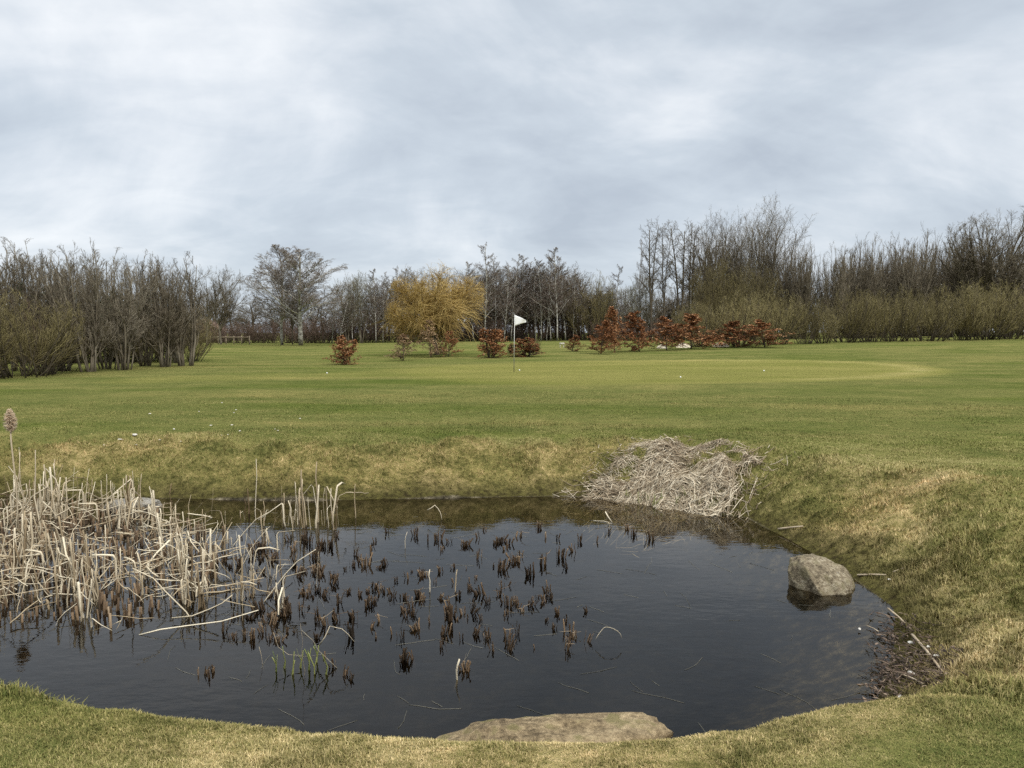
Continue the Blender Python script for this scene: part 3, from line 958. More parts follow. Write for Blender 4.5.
for px, ty, w, lab in [(793, 240, 0.8, 'bare tree just right of the tallest tree'), (803, 239, 0.75, 'bare tree left of the gap in the right wood'), 
                       (832, 243, 0.8, 'bare tree at the right rim of the gap in the right wood'), (849, 241, 0.9, 'bare tree second right of the gap behind the olive hedge'), (870, 233, 1.0, 'bare tree third right of the gap behind the olive hedge'),
                       (893, 234, 0.9, 'bare tree fourth right of the gap behind the olive hedge'), (912, 230, 1.0, 'bare tree fifth right of the gap behind the olive hedge'), (936, 228, 1.0, 'bare tree left of the big round tree at right')]:
    plant('fan_tree', px, None, ty, lab, 'tree', 'bare trees behind the olive hedge', dist=rng.uniform(84, 92), wpx=38 * w)
plant('wide_fan_tree', 986, None, 210, 'big round bare tree above the right end of the olive hedge', 'tree', dist=84, wpx=82)
plant('rough_tree', 1030, None, 242, 'bare tree at the right edge of the picture behind the hedge', 'tree', dist=86, wide=1.0)
plant('rough_tree', 1060, None, 236, 'bare tree beyond the right edge of the picture', 'tree', dist=86, wide=1.0)
for px, ty in [(712, 226), (745, 226), (785, 245), (848, 248), (860, 244), (880, 242), (903, 240), (925, 238), (946, 238), (962, 236), (1005, 240), (1020, 246), (975, 240)]:
    plant('fan_tree', px, None, ty + 4, 'bare tree in the back row of the right wood', 'tree', 'back row of the right wood', dist=rng.uniform(98, 112), wide=0.9)
plant('olive_dome', 722, None, 255, 'large brownish olive dome of twigs in the right wood', 'tree', name='dome_tree', dist=84, wide=0.85)
plant('olive_dome', 750, None, 262, 'olive twiggy tree below the tallest tree', 'tree', name='dome_tree', dist=85, wide=0.8)
# olive hedge
H1 = [(703, 347, 297, 46), (738, 345.5, 291, 58), (773, 344.5, 288, 56), (806, 344, 296, 40), (824, 343.5, 306, 34), (846, 342.5, 287, 52), (872, 342, 290, 44), (893, 341.5, 285, 50), (925, 341, 284, 62), (957, 340.3, 282, 56), (985, 339.6, 278, 60), (1012, 339, 279, 52), (1046, 338.5, 276, 62)]
for k, (px, by, ty, wp) in enumerate(H1):
    plant('olive_bush', px, by, ty, 'olive willow bush in the long hedge along the right lawn edge', 'bush', 'olive willow hedge at right', wpx=wp, name='hedge_bush')
for px, d, ty in [(690, 82, 300), (710, 84, 295), (735, 83, 292), (760, 84, 290), (780, 85, 292), (847, 86, 294), (866, 86, 292), (905, 86, 290), (945, 85, 288), (968, 85, 286), (1000, 85, 284)]:
    plant('olive_bush', px, None, ty, 'olive willow bush in the back of the hedge at right', 'bush', 'back of the olive willow hedge', wide=1.0, dist=d, name='hedge_bush')

# copper beeches
gb = 'young copper beeches on the lawn'
for px, by, ty, w, lab in [(599, 354, 321, 24, 'copper beech sapling at the left end of the right row'), (616, 352.5, 307, 25, 'tallest copper beech sapling, second in the right row'), (640, 351.5, 312, 30, 'broad dark red beech sapling, third in the right row'),
                           (665, 350.5, 317, 27, 'copper beech sapling, fourth in the right row'), (692, 349, 314, 38, 'copper beech sapling, fifth in the right row beside the pale gap'), (735, 347.5, 321, 35, 'reddish beech sapling just right of the pale sand patch'),
                           (766, 347.5, 320, 32, 'reddish beech sapling at the right end of the row'), (448, 357, 331, 17, 'small copper beech right in front of the golden willow'), (572, 351.5, 335, 15, 'small thin beech sapling alone below the centre wood')]:
    plant('beech_sapling', px, by, ty, lab, 'sapling', gb, wpx=w * 1.18)
for px, by, ty, w, lab in [(403, 361, 334, 22, 'pale brown beech sapling before the left foot of the willow'), (431, 357.5, 319, 22, 'pale brown beech sapling in front of the middle of the willow')]:
    plant('young_beech', px, by, ty, lab, 'sapling', gb, wpx=w)
for px, by, ty, w, lab in [(348, 364.5, 336, 24, 'lone copper beech bush below the left wood, nearest on the lawn'), (491, 358, 329, 27, 'dark copper beech bush just left of the flag'), (529, 357, 338, 26, 'low wide beech bush just right of the flag')]:
    plant('beech_bush', px, by, ty, lab, 'bush', gb, wpx=w)
plant('olive_bush', 534, 355, 337, 'low olive bush behind the beech right of the flag', 'bush', wide=0.8)
plant('evergreen_shrub', 511, 354, 344, 'small dark evergreen shrub behind the flag pole', 'shrub', wide=1.0)
plant('evergreen_shrub', 710, None, 335, 'dark shrub beside the pale sand patch', 'shrub', dist=74, wide=1.0)

# thicket along the foot of the far wood
for px in list(range(196, 606, 11)):
    plant('thicket_bush', px + rng.uniform(-4, 4), None, 318 + rng.uniform(-7, 7), 'reddish brown thicket bush along the foot of the far wood', 'bush', 'thicket at the foot of the far wood', dist=rng.uniform(90, 97), wide=1.2)
for px in list(range(600, 700, 10)):
    plant('thicket_bush', px + rng.uniform(-4, 4), None, 322 + rng.uniform(-7, 5), 'brown thicket bush behind the row of copper beeches', 'bush', 'thicket behind the copper beeches', dist=rng.uniform(84, 92), wide=1.2)
# distant wood closing the gaps
for px in list(range(-40, 700, 12)):
    plant('dark_tree' if rng.random() < 0.6 else 'rough_tree', px + rng.uniform(-6, 6), None, (303 if px < 340 else 286 if px < 600 else 298) + rng.uniform(-8, 8), 'distant bare tree showing low through the gaps of the far wood', 'tree', 'distant wood', dist=rng.uniform(118, 140), wpx=44, name='distant_tree')
for px in list(range(660, 1070, 20)):
    plant('rough_tree', px + rng.uniform(-6, 6), None, 275 + rng.uniform(-8, 8), 'distant bare tree behind the right wood', 'tree', 'distant wood at right', dist=rng.uniform(118, 140), wide=1.3, name='distant_tree')

# ------------------------------------------------------------------ boulders
def boulder(name, seed, size, flat_top=0.6, mat='rock_grey', sub=5, cuts=9, rough=0.10):
    import bmesh
    rs = np.random.default_rng(seed)
    bm = bmesh.new()
    bmesh.ops.create_icosphere(bm, subdivisions=sub, radius=1)
    V = np.array([v.co[:] for v in bm.verts])
    # facets: cut the ball by random planes
    for k in range(cuts):
        nrm = unit(rs.normal(size=3) * np.array([1, 1, 0.8]))
        dd = rs.uniform(0.72, 0.92)
        h = V @ nrm
        V = V - np.maximum(0, h - dd)[:, None] * nrm * 0.85
    V[:, 2] = np.where(V[:, 2] > flat_top, flat_top + (V[:, 2] - flat_top) * 0.35, V[:, 2])
    nz = fbm(V[:, 0] * 1.7 + V[:, 2] * 2.1 + seed, V[:, 1] * 1.7 - V[:, 2] * 1.3 + seed, 5)
    n2 = fbm(V[:, 0] * 6 + V[:, 2] * 8 + seed, V[:, 1] * 6 - V[:, 2] * 5, 4)
    V = V * (1 + rough * nz + rough * 0.4 * n2)[:, None]
    V = V * np.array(size) / 2
    for v, c in zip(bm.verts, V): v.co = c
    for f in bm.faces: f.smooth = True
    me = bpy.data.meshes.new(name)
    bm.to_mesh(me)
    bm.free()
    me.materials.append(M[mat])
    return link(name, me)


p = on_plane(560, 735, -0.22)
b1 = boulder('boulder', 11, (1.30, 0.55, 0.44), 0.55, 'rock_tan', rough=0.27, cuts=12)
b1.location = (p[0] - 0.11, 3.13, -0.36)
b1.rotation_euler = (R(-6), R(-2), R(3))
tag(b1, 'long tan boulder rising behind the grass lip at the bottom of the picture', 'boulder', 'boulders at the pond')
p = on_plane(822, 584, -0.6)
b2 = boulder('boulder', 29, (0.58, 0.54, 0.50), 0.62, 'rock_grey', rough=0.17, cuts=5)
b2.location = (p[0] + 0.02, p[1] + 0.12, -0.63)
b2.rotation_euler = (R(8), R(16), R(-22))
tag(b2, 'grey speckled boulder half in the water at the right shore', 'boulder', 'boulders at the pond')
p = hit1(140, 505)
b3 = boulder('boulder', 41, (0.75, 0.45, 0.30), 0.5, 'rock_pale')
b3.location = (p[0] + 0.16, 8.95, -0.64)
tag(b3, 'pale flat boulder half hidden behind the reed stalks at the far shore', 'boulder', 'boulders at the pond')


# ------------------------------------------------------------------ reeds
def strap_tri(mb, pts, w, rnd, mat=0, tip=0.5):
    """One dry leaf or stalk: a folded strap along pts with its own thickness."""
    pts = np.asarray(pts, float)
    if len(pts) < 7:            # bow the straight runs a little
        fine = [pts[0]]
        for a_, b_ in zip(pts[:-1], pts[1:]):
            L_ = np.linalg.norm(b_ - a_)
            fine += [(a_ + b_) / 2 + rng.normal(size=3) * L_ * 0.045, b_]
        pts = np.array(fine)
    pts = pts[None]
    n = pts.shape[1]
    a = rng.uniform(0, math.pi)
    d = pts[0, -1] - pts[0, 0]
    side = np.cross(d, np.array([math.cos(a), math.sin(a), 0.2]))
    side = side / (np.linalg.norm(side) + 1e-9)
    rr = np.linspace(1, tip, n)[None] * w / 2
    mb.tubes(pts, rr, 4, mat, side=np.array([side]), flat=0.2, rnd=np.array([rnd]))


def reed_points(kind, h):
    az = rng.uniform(0, 2 * math.pi)
    hd = np.array([math.cos(az), math.sin(az), 0])
    up = np.array([0, 0, 1.0])
    base = np.array([0, 0, -0.12])
    if kind == 'up':
        l = rng.uniform(0.0, 0.18)
        return [base, base + (h * 0.5 + 0.12) * up + hd * l * h * 0.5, base + (h + 0.12) * up + hd * l * h]
    if kind == 'lean':
        l = rng.uniform(0.4, 1.3)
        return [base, base + (h * 0.5 + 0.12) * up + hd * l * h * 0.5, base + (h + 0.1) * up + hd * l * h]
    if kind == 'kink':
        k = h * rng.uniform(0.35, 0.75)
        l = rng.uniform(0.0, 0.3)
        a = base + (k + 0.12) * up + hd * l * k
        az2 = az + rng.uniform(-1.2, 1.2)
        e = R(rng.uniform(-55, 15))
        dd = np.array([math.cos(az2) * math.cos(e), math.sin(az2) * math.cos(e), math.sin(e)])
        L2 = h * rng.uniform(0.4, 0.9)
        e_ = a + dd * L2
        e_[2] = max(e_[2], 0.0)
        return [base, a - 0.03 * up, a + dd * 0.02, e_]
    # fallen: nearly flat across the others
    z = rng.uniform(0.02, 0.26)
    e = R(rng.uniform(-10, 14))
    L = h * rng.uniform(0.7, 1.4)
    s = -hd * L * 0.5
    return [s + up * z, up * (z + 0.01), hd * L * 0.5 + up * max(0.01, z + L * math.sin(e) * 0.5)]


def reed_mesh(h, kind):
    mb = MB()
    w = rng.uniform(0.008, 0.014) if kind in ('fallen', 'lean') else rng.uniform(0.012, 0.025)
    rnd = rng.random()
    strap_tri(mb, reed_points(kind, h), w, rnd, 0, rng.uniform(0.45, 0.9))
    if kind in ('up', 'kink') and rng.random() < 0.7:
        strap_tri(mb, reed_points('up', h * rng.uniform(0.4, 0.8)), w * 0.9, min(1, max(0, rnd + rng.uniform(-.3, .3))), 0, 0.6)
    if kind == 'up' and rng.random() < 0.4:
        strap_tri(mb, reed_points('kink', h * rng.uniform(0.6, 0.9)), w * 0.7, rng.random(), 0, 0.4)
    return mb


kinds = ['up'] * 14 + ['kink'] * 8 + ['lean'] * 5 + ['fallen'] * 5
REED_V = []
for k in kinds:
    REED_V.append((k, reed_mesh(0.42, k)))
reed_me = [(k, mb.mesh('reed_stalk', M['reed'])) for k, mb in REED_V]


def in_poly(px, py, poly):
    ins = np.zeros(np.shape(px), bool)
    for i in range(len(poly)):
        ax, ay = poly[i]
        bx, by = poly[(i + 1) % len(poly)]
        ins ^= ((ay > py) != (by > py)) & (px < (bx - ax) * (py - ay) / (by - ay + 1e-12) + ax)
    return ins


bed = on_plane(np.array([-130, -40, 60, 130, 190, 212, 222, 214, 190, 150, 128, 100, 70, 30, 0, -60, -130]), np.array([512, 506, 506, 510, 522, 540, 565, 592, 606, 612, 626, 634, 622, 618, 634, 640, 640]), ZW)[:, :2]
x0, y0 = bed.min(0)
x1, y1 = bed.max(0)
pts = rng.uniform((x0, y0), (x1, y1), (4200, 2))
pts = pts[in_poly(pts[:, 0], pts[:, 1], bed)]
# clumped growth
cl = fbm(pts[:, 0] * 1.6, pts[:, 1] * 1.6, 3)
pts = pts[cl + 0.30 * rng.random(len(pts)) > 0.02][:660]
stalks = []
for x, y in pts:
    k = int(rng.integers(len(kinds)))
    left = np.clip((-3.2 - x) / 2.5, 0, 1)
    h = rng.uniform(0.18, 0.41) * (1 + 0.55 * left + 0.25 * (rng.random() < 0.12))
    stalks.append((x, y, k, h))
stalks.sort(key=lambda s: -s[3] / math.hypot(s[0], s[1]))
REED_GROUP = 'broken reed stalks in the left reed bed'
more = MB()


def put_reed(x, y, k, h, label, group, z=ZW, name='reed_stalk', yaw=None):
    o = link(name, reed_me[k][1])
    s = h / 0.42
    o.location = (x, y, z)
    o.scale = (max(0.75, min(1.25, s)), max(0.75, min(1.25, s)), s)
    o.rotation_euler = (0, 0, rng.uniform(0, 6.28) if yaw is None else yaw)
    tag(o, label, 'reed', group)
    return o


for n_, (x, y, k, h) in enumerate(stalks):
    if n_ < 225:
        put_reed(x, y, k, h, 'bleached dry reed stalk broken off in the dense reed bed at left', REED_GROUP)
    else:
        mb = REED_V[k][1]
        a = rng.uniform(0, 6.28)
        c_, s_ = math.cos(a), math.sin(a)
        sc = h / 0.42
        for v, rn in zip(mb.v, mb.a):
            q = v * np.array([1, 1, sc])
            q = np.stack([q[:, 0] * c_ - q[:, 1] * s_ + x, q[:, 0] * s_ + q[:, 1] * c_ + y, q[:, 2] + ZW], -1)
            base_n = more.n
            more.v.append(q)
            more.a.append(np.clip(rn + rng.uniform(-.25, .25), 0, 1))
            more.n += len(q)
        # faces follow the same order as the pieces
        offs = sum(len(v) for v in mb.v)
        for f, m_ in mb.f:
            more.f.append((f + (more.n - offs), m_))
nF = 420
fp = rng.uniform((x0, y0), (x1, y1), (nF * 4, 2))
fp = fp[in_poly(fp[:, 0], fp[:, 1], bed)][:nF]
nF = len(fp)
az = rng.uniform(0, 6.28, nF)
fl = rng.uniform(0.10, 0.42, nF)
more.tubes(walk(np.stack([fp[:, 0], fp[:, 1], ZW + rng.uniform(0.01, 0.16, nF)], -1), np.stack([np.cos(az), np.sin(az), rng.normal(0, 0.18, nF)], -1), fl, 5, 0.12, -0.03),
           rng.uniform(0.003, 0.008, nF)[:, None] * np.array([[0.8, 1, 1, 0.8, 0.4]]), 4, side=np.tile(np.array([[0.1, 0.1, 1.0]]), (nF, 1)), flat=0.3)
br = link('broken_reeds', more.mesh('broken_reeds', M['reed']))
tag(br, 'tangle of smaller broken reeds filling the reed bed at left', 'reeds', kind='stuff')

# rotten dark stubs between the reeds of the bed (uncountable)
dk = MB()
dp = rng.uniform((x0, y0), (x1, y1), (2600, 2))
dp = dp[in_poly(dp[:, 0], dp[:, 1], bed)][:1300]
nD = len(dp)
hD = rng.uniform(0.03, 0.12, nD)
lean = rng.normal(size=(nD, 2)) * 0.12
P = np.zeros((nD, 3, 3))
for i, t in enumerate((0, 0.5, 1)):
    P[:, i, 0] = dp[:, 0] + lean[:, 0] * hD * t
    P[:, i, 1] = dp[:, 1] + lean[:, 1] * hD * t
    P[:, i, 2] = ZW - 0.1 + (hD + 0.1) * t
dk.tubes(P, np.repeat(rng.uniform(0.006, 0.014, nD)[:, None], 3, 1), 4, rnd=rng.random(nD) * 0.8)
ds = link('rotten_reed_bases', dk.mesh('rotten_reed_bases', M['reed_dark']))
tag(ds, 'dark rotten reed bases in the water under the reed bed', 'reeds', kind='stuff')

# small upright stand at the far shore, low fallen heap beside the bed
GST = 'upright reeds standing at the far shore'
for px, py, hpx, k in [(256, 520, 62, 0), (300, 524, 44, 1), (303, 528, 60, 2), (318, 522, 62, 3), (322, 526, 40, 4), (331, 524, 52, 14), (334, 530, 34, 5), (288, 526, 36, 15), (281, 527, 42, 6), (275, 524, 30, 7), (293, 530, 30, 8), (310, 530, 34, 9), (297, 520, 56, 20),
                       (325, 520, 50, 21), (246, 520, 22, 12), (249, 514, 26, 13), (238, 518, 24, 16), (212, 514, 26, 0), (264, 526, 26, 3), (270, 528, 22, 22), (306, 526, 48, 10), (316, 528, 44, 11), (328, 528, 36, 17), (284, 520, 28, 2), (338, 526, 24, 9)]:
    q = on_plane(px, py, ZW)
    put_reed(q[0], q[1], k, hpx / F * q[1], 'dry reed stalk in the thin upright stand at the far shore', GST)
q = on_plane(355, 518, ZW)
lone = MB()
strap_tri(lone, [(0, 0, -0.1), (0, 0, 0.2), (0.01, 0, 0.42)], 0.024, 0.6)
strap_tri(lone, [(0.0, 0, 0.31), (0.08, 0.0, 0.315), (0.17, 0, 0.31)], 0.014, 0.8)
strap_tri(lone, [(0.0, 0, 0.31), (-0.10, 0.0, 0.315), (-0.19, 0.02, 0.27), (-0.22, 0.02, 0.18)], 0.012, 0.8)
o = link('reed_stalk', lone.mesh('lone_reed', M['reed']))
o.location = q
tag(o, 'single upright reed with a leaf bent level across its top, right of the far stand', 'reed')
GLO = 'low broken reeds between bed and stumps'
for n_ in range(60):
    px, py = (rng.normal(258, 14), rng.normal(597, 12)) if n_ < 16 else (rng.normal(205, 20), rng.normal(604, 8)) if n_ < 30 else (215 + 75 * rng.random() ** 1.6, rng.uniform(528, 612))
    q = on_plane(px, py, ZW)
    k = int(rng.choice([12, 13, 14, 15, 16, 17, 20, 21, 22, 23, 26, 27, 28, 29]))
    put_reed(q[0], q[1], k, rng.uniform(0.22, 0.42), 'low broken reed lying among the dark stumps right of the reed bed', GLO)

# tall reed with a feathery plume at the left edge
q = on_plane(19, 540, ZW)
root = bpy.data.objects.new('plumed_reed', None)
COL.objects.link(root)
root.location = q
tag(root, 'tall reed with a pale feathery plume at the left edge of the picture', 'reed')
top = EYE + ray(8, 408)[2] * (q[1] / ray(8, 408)[1]) - ZW
st = MB()
st.tubes(np.array([[(0, 0, -0.1), (0, 0, top * 0.4), (-0.03, 0, top * 0.75), (-0.03, 0, top * 0.98)]]), np.array([[0.010, 0.009, 0.008, 0.006]]), 5, rnd=np.array([0.8]))
link('stem', st.mesh('plumed_reed_stem', M['reed']), root)
pl = MB()
nP = 700
tt = rng.random(nP)
s0 = np.stack([np.full(nP, -0.03), np.zeros(nP), top * (0.83 + 0.15 * tt)], -1)
dd = unit(np.stack([rng.normal(size=nP) + 0.25, rng.normal(size=nP), rng.normal(size=nP) * 0.6 + 0.5], -1))
pl.tubes(walk(s0, dd, 0.03 + 0.04 * np.sin(tt ** 0.7 * math.pi) * rng.uniform(0.4, 1.2, nP), 3, 0.2, -0.1), np.repeat(np.array([[0.004, 0.004, 0.002]]), nP, 0), 3)
link('plume', pl.mesh('reed_plume', M['plume']), root)

# taller thin stalks at the left
for px, py, tpy, lab in [(20, 545, 447, 'tall pale reed stalk rising out of the bed beside the plumed reed'), (25, 545, 452, 'tall forked reed stalk rising out of the bed near the plumed reed'), (36, 545, 450, 'thickest tall reed stalk rising out of the bed near the left edge')]:
    q = on_plane(px, py, ZW)
    h = EYE + ray(px, tpy)[2] * q[1] / ray(px, tpy)[1] - ZW
    mb = MB()
    strap_tri(mb, [(0, 0, -0.1), (0.01, 0, h * 0.5), (rng.uniform(-.02, .05), 0, h)], 0.024, 0.7, 0, 0.4)
    o = link('reed_stalk', mb.mesh('tall_reed', M['reed']))
    o.location = q
    tag(o, lab, 'reed', 'tall reeds at the left edge')

# ------------------------------------------------------------------ dark reed stumps in the open water
crop_a = [(30, 200), (72, 190), (82, 230), (120, 200), (180, 220), (235, 185), (258, 150), (235, 270), (305, 210), (350, 215), (290, 295), (330, 300), (405, 265), (382, 285), (185, 305), (80, 325), (135, 310), (60, 370), (15, 340), (135, 370), (145, 420), (85, 430), (10, 430), (195, 365), (225, 355), (200, 395), (237, 410), (268, 445), (325, 390), (315, 420), (330, 455), (375, 435), (360, 375), (440, 335), (345, 345), (500, 295), (580, 305), (470, 430), (520, 435), (505, 410), (440, 460), (410, 480), (345, 500), (205, 450), (170, 485), (210, 485), (130, 500), (145, 515), (240, 510), (195, 510), (500, 515), (548, 485), (670, 485), (585, 520), (575, 555), (535, 545), (605, 560), (615, 575), (590, 640), (670, 605), (600, 605), (460, 625), (350, 600), (360, 630), (345, 580), (385, 570), (285, 640), (100, 570), (90, 620), (165, 585), (230, 575), (265, 575), (175, 705), (505, 190), (550, 195), (565, 255), (610, 240), (640, 195), (705, 195), (755, 165), (855, 175), (835, 155), (475, 150), (485, 450), (320, 200), (340, 235), (320, 315), (400, 470), (380, 455)]
crop_b = [(245, 430), (170, 410), (290, 490), (320, 500), (450, 480), (490, 430), (520, 450), (540, 480), (560, 460), (600, 460), (630, 420), (550, 540), (535, 560), (460, 530), (470, 560), (495, 560), (620, 600), (610, 590), (660, 550), (690, 540), (700, 500), (740, 530), (760, 490), (780, 440), (795, 545), (820, 535), (830, 410), (670, 650), (560, 640), (590, 650), (510, 650), (640, 680), (755, 640), (780, 620), (745, 680), (770, 690), (800, 650), (850, 660), (720, 650), (860, 600), (905, 590), (930, 570), (950, 570), (970, 570), (960, 660), (905, 670), (890, 720), (550, 730), (580, 750), (620, 740), (690, 740), (480, 700), (440, 720), (410, 740), (210, 750), (240, 740), (280, 740), (370, 745), (800, 760), (490, 640), (930, 740), (240, 530), (270, 480), (330, 560), (360, 600), (385, 640), (230, 560), (300, 560), (420, 690), (770, 460), (720, 515), (840, 640), (440, 440), (505, 400)]
crop_c = [(20, 280), (45, 300), (60, 230), (120, 230), (100, 295), (165, 285), (180, 250), (215, 250), (220, 310), (205, 310), (250, 220), (275, 200), (275, 285), (300, 285), (320, 200), (340, 50), (310, 60), (380, 40), (400, 40), (330, 130), (385, 120), (420, 140), (455, 80), (475, 160), (510, 130), (465, 240), (535, 230), (390, 240), (420, 260), (390, 305), (530, 300), (600, 260), (620, 300), (580, 180), (600, 170), (640, 110), (660, 130), (690, 140), (735, 150), (740, 215), (780, 270), (690, 290), (725, 305), (730, 400), (765, 395), (840, 250), (880, 150), (925, 230), (980, 430), (495, 450), (525, 470), (450, 420), (415, 380), (-85, 460), (-60, 450), (-40, 470), (-20, 440)]
spots = [(420 + x / 4, 490 + y / 4) for x, y in crop_a] + [(180 + x / 4, 430 + y / 4) for x, y in crop_b] + [(220 + x / 4, 560 + y / 4) for x, y in crop_c]
spots += [(200 + rng.random() * 120, 545 + rng.random() * 70) for _ in range(22)]
spots += [(x + rng.normal(0, 9), y + rng.normal(0, 5)) for x, y in [spots[i] for i in rng.integers(0, len(spots), 34)] if y < 640]
spots = spots[:298]


def stump_mesh(n, tall):
    mb = MB()
    for k in range(n):
        a = rng.uniform(0, 6.28)
        r_ = rng.uniform(0, 0.015) * math.sqrt(n)
        h = tall * rng.uniform(0.5, 1.1)
        bx, by = math.cos(a) * r_, math.sin(a) * r_
        lx, ly = rng.normal(size=2) * 0.12 + np.array([math.cos(a), math.sin(a)]) * 0.16
        w = rng.uniform(0.010, 0.021)
        strap_tri(mb, [(bx, by, -0.1), (bx + lx * h * .5, by + ly * h * .5, h * 0.5), (bx + lx * h, by + ly * h, h)], w, rng.random() * 0.75, 0, rng.uniform(0.7, 1.05))
        if rng.random() < 0.18:      # frayed pale flap
            strap_tri(mb, [(bx, by, h * .5), (bx + lx * .06, by + ly * .05, h * 0.8), (bx + rng.normal() * .04, by + rng.normal() * .04, h * 0.95)], 0.009, 1.0, 0, 0.3)
    return mb.mesh('reed_stump', M['reed_dark'])


SM = [stump_mesh(n, t) for n, t in [(2, .07), (3, .08), (4, .08), (5, .085), (5, .07), (6, .09), (7, .09), (8, .10), (9, .10), (11, .10), (2, .10), (4, .06), (6, .075), (8, .085)]]
zones = [('thin dark reed stump in the scattered outer stumps toward the open water', 'stumps nearest the open water'), ('dark rotten reed stump in the thick field of stumps in the middle of the pond', 'stumps in the middle field'),
         ('dark reed stump near the far bank reflection', 'stumps near the far bank'), ('dark reed stump close beside the pale reed bed', 'stumps beside the reed bed')]
for px, py in spots:
    q = on_plane(px, py + rng.uniform(0, 3), ZW)
    z_ = 3 if px < 300 else (2 if py < 545 else (0 if px > 530 or py > 645 else 1))
    k = int(rng.integers(len(SM)))
    o = link('reed_stump', SM[k])
    o.location = (q[0], q[1], ZW)
    s = rng.uniform(0.5, 0.95) + 0.22 * (py < 565)
    o.scale = (s, s, s * rng.uniform(0.7, 1.35))
    o.rotation_euler = (rng.normal(0, 0.16), rng.normal(0, 0.16), rng.uniform(0, 6.28))
    tag(o, zones[z_][0], 'reed stump', zones[z_][1])

# special reeds out in the water
def special(px, py, straps, label, mat='reed', name='reed_stalk', group=None):
    q = on_plane(px, py, ZW)
    mb = MB()
    for pts_, w, rn, tip in straps:
        strap_tri(mb, pts_, w, rn, 0, tip)
    o = link(name, mb.mesh(name, M[mat]))
    o.location = q
    tag(o, label, 'reed', group)
    return o


special(302, 677, [([(0, 0, -0.1), (0.0, 0, 0.15), (-0.004, 0, 0.36)], 0.012, 0.5, 0.5)], 'tall thin reed stalk standing alone near the front, in the green-tipped tuft')
special(322, 668, [([(0.10, 0, 0.0), (-0.02, 0, 0.12), (-0.13, 0, 0.26)], 0.014, 0.9, 0.7)], 'pale reed leaf slanting up left out of the front tuft')
special(322, 660, [([(-0.02, 0, 0.10), (0.06, 0, 0.24), (0.14, 0, 0.22), (0.22, 0.02, 0.12)], 0.009, 0.9, 0.5)], 'thin reed bent over in an angle above the front tuft')
special(283, 664, [([(-0.06, 0, 0.22), (-0.03, 0, 0.12), (0.13, 0, 0.06)], 0.010, 0.8, 0.6), ([(-0.16, 0, 0.12), (-0.14, 0, 0.0), (-0.12, 0, -0.08)], 0.012, 0.8, 0.7)], 'pale broken reed leaves left of the front tuft')
GF = 'green-tipped reed tufts at the front'
for px, py in [(275, 672), (284, 668), (292, 674), (300, 668), (308, 670), (316, 662), (313, 674), (326, 674)]:
    q = on_plane(px, py, ZW)
    special(px, py, [([(0, 0, -0.1), (0.01, 0, 0.05), (rng.uniform(-.03, .03), 0, rng.uniform(0.08, 0.16))], 0.014, rng.random(), 0.4) for _ in range(3)], 'short green-tipped reed shoot in the front tuft', 'reed_green', 'reed_shoot', GF)
special(455, 680, [([(-0.01, 0, -0.08), (0.01, 0, 0.06), (0.03, 0, 0.14)], 0.022, 0.8, 0.8)], 'short thick pale reed stub leaning right, in front of the stumps')
th = np.linspace(0.15, math.pi * 1.0, 12)
special(596, 645, [([(-0.01 + 0.09 - 0.09 * math.cos(t) + 0.02 * math.sin(t * 2.3), 0.03 * math.sin(t), 0.015 + 0.085 * math.sin(t) ** 0.7 + 0.012 * t) for t in th], 0.006, 0.95, 0.8)], 'thin pale reed arched in a loop over the open water')
special(405, 548, [([(0, 0, -0.05), (0.0, 0, 0.08), (0.025, 0, 0.17)], 0.026, 0.95, 0.4)], 'short bright white reed stub standing alone right of the far stumps')
special(318, 590, [([(0, 0, -0.05), (-0.0, 0, 0.2), (0.01, 0, 0.34)], 0.014, 0.8, 0.7)], 'upright pale reed among the stumps right of the low broken reeds')
special(430, 592, [([(0, 0, -0.05), (0, 0, 0.1), (0.0, 0, 0.2)], 0.011, 0.9, 0.7)], 'pale upright reed in the thick of the stumps')
special(456, 592, [([(0, 0, -0.05), (0, 0, 0.1), (0.01, 0, 0.2)], 0.011, 0.7, 0.7)], 'second pale upright reed in the thick of the stumps')
special(612, 525, [([(-0.22, 0, 0.05), (0.0, 0, 0.02), (-0.05, 0, 0.02)], 0.009, 0.7, 0.7), ([(0.0, 0, 0.03), (-0.08, 0, 0.16)], 0.02, 0.95, 0.8)], 'pale snapped reed at the right end of the far stumps')
special(440, 520, [([(-0.15, 0, 0.12), (-0.06, 0, 0.18), (0.0, 0, 0.10), (0.02, 0, 0.0)], 0.012, 0.9, 0.7)], 'pale reed bent over near the far bank')
special(155, 635, [([(-0.12, 0, 0.0), (0.22, 0.05, 0.05), (0.72, 0.15, 0.13)], 0.012, 0.95, 0.6)], 'long pale reed lying out over the water in front of the bed')
special(172, 622, [([(0.0, 0, 0.03), (0.3, 0.02, 0.10), (0.46, 0.04, 0.20)], 0.014, 0.9, 0.6)], 'pale reed slanting up from the front of the low heap')

# thin strands floating on the water (uncountable)
sm = MB()
fx = rng.uniform(-2.4, 2.6, 150)
fy = rng.uniform(3.6, 8.8, 150)
okk = shore_dist(fx, fy)[0] < -0.12
fx, fy = fx[okk], fy[okk]
nS = len(fx)
az = rng.uniform(0, 6.28, nS)
P = walk(np.stack([fx, fy, np.full(nS, ZW + 0.003)], -1), np.stack([np.cos(az), np.sin(az), 0 * az], -1), rng.uniform(0.06, 0.35, nS), 6, 0.12, 0.0)
P[..., 2] = ZW + 0.002
sm.tubes(P, np.full((nS, 6), 0.0011), 3)
o = link('floating_strands', sm.mesh('floating_strands', M['strand']))
tag(o, 'thin pale grass strands floating on the dark water', 'strands', kind='stuff')

# ------------------------------------------------------------------ heap of cut reeds on the far bank
hc = np.array([2.08, 9.36])
hr = np.array([0.96, 0.80])


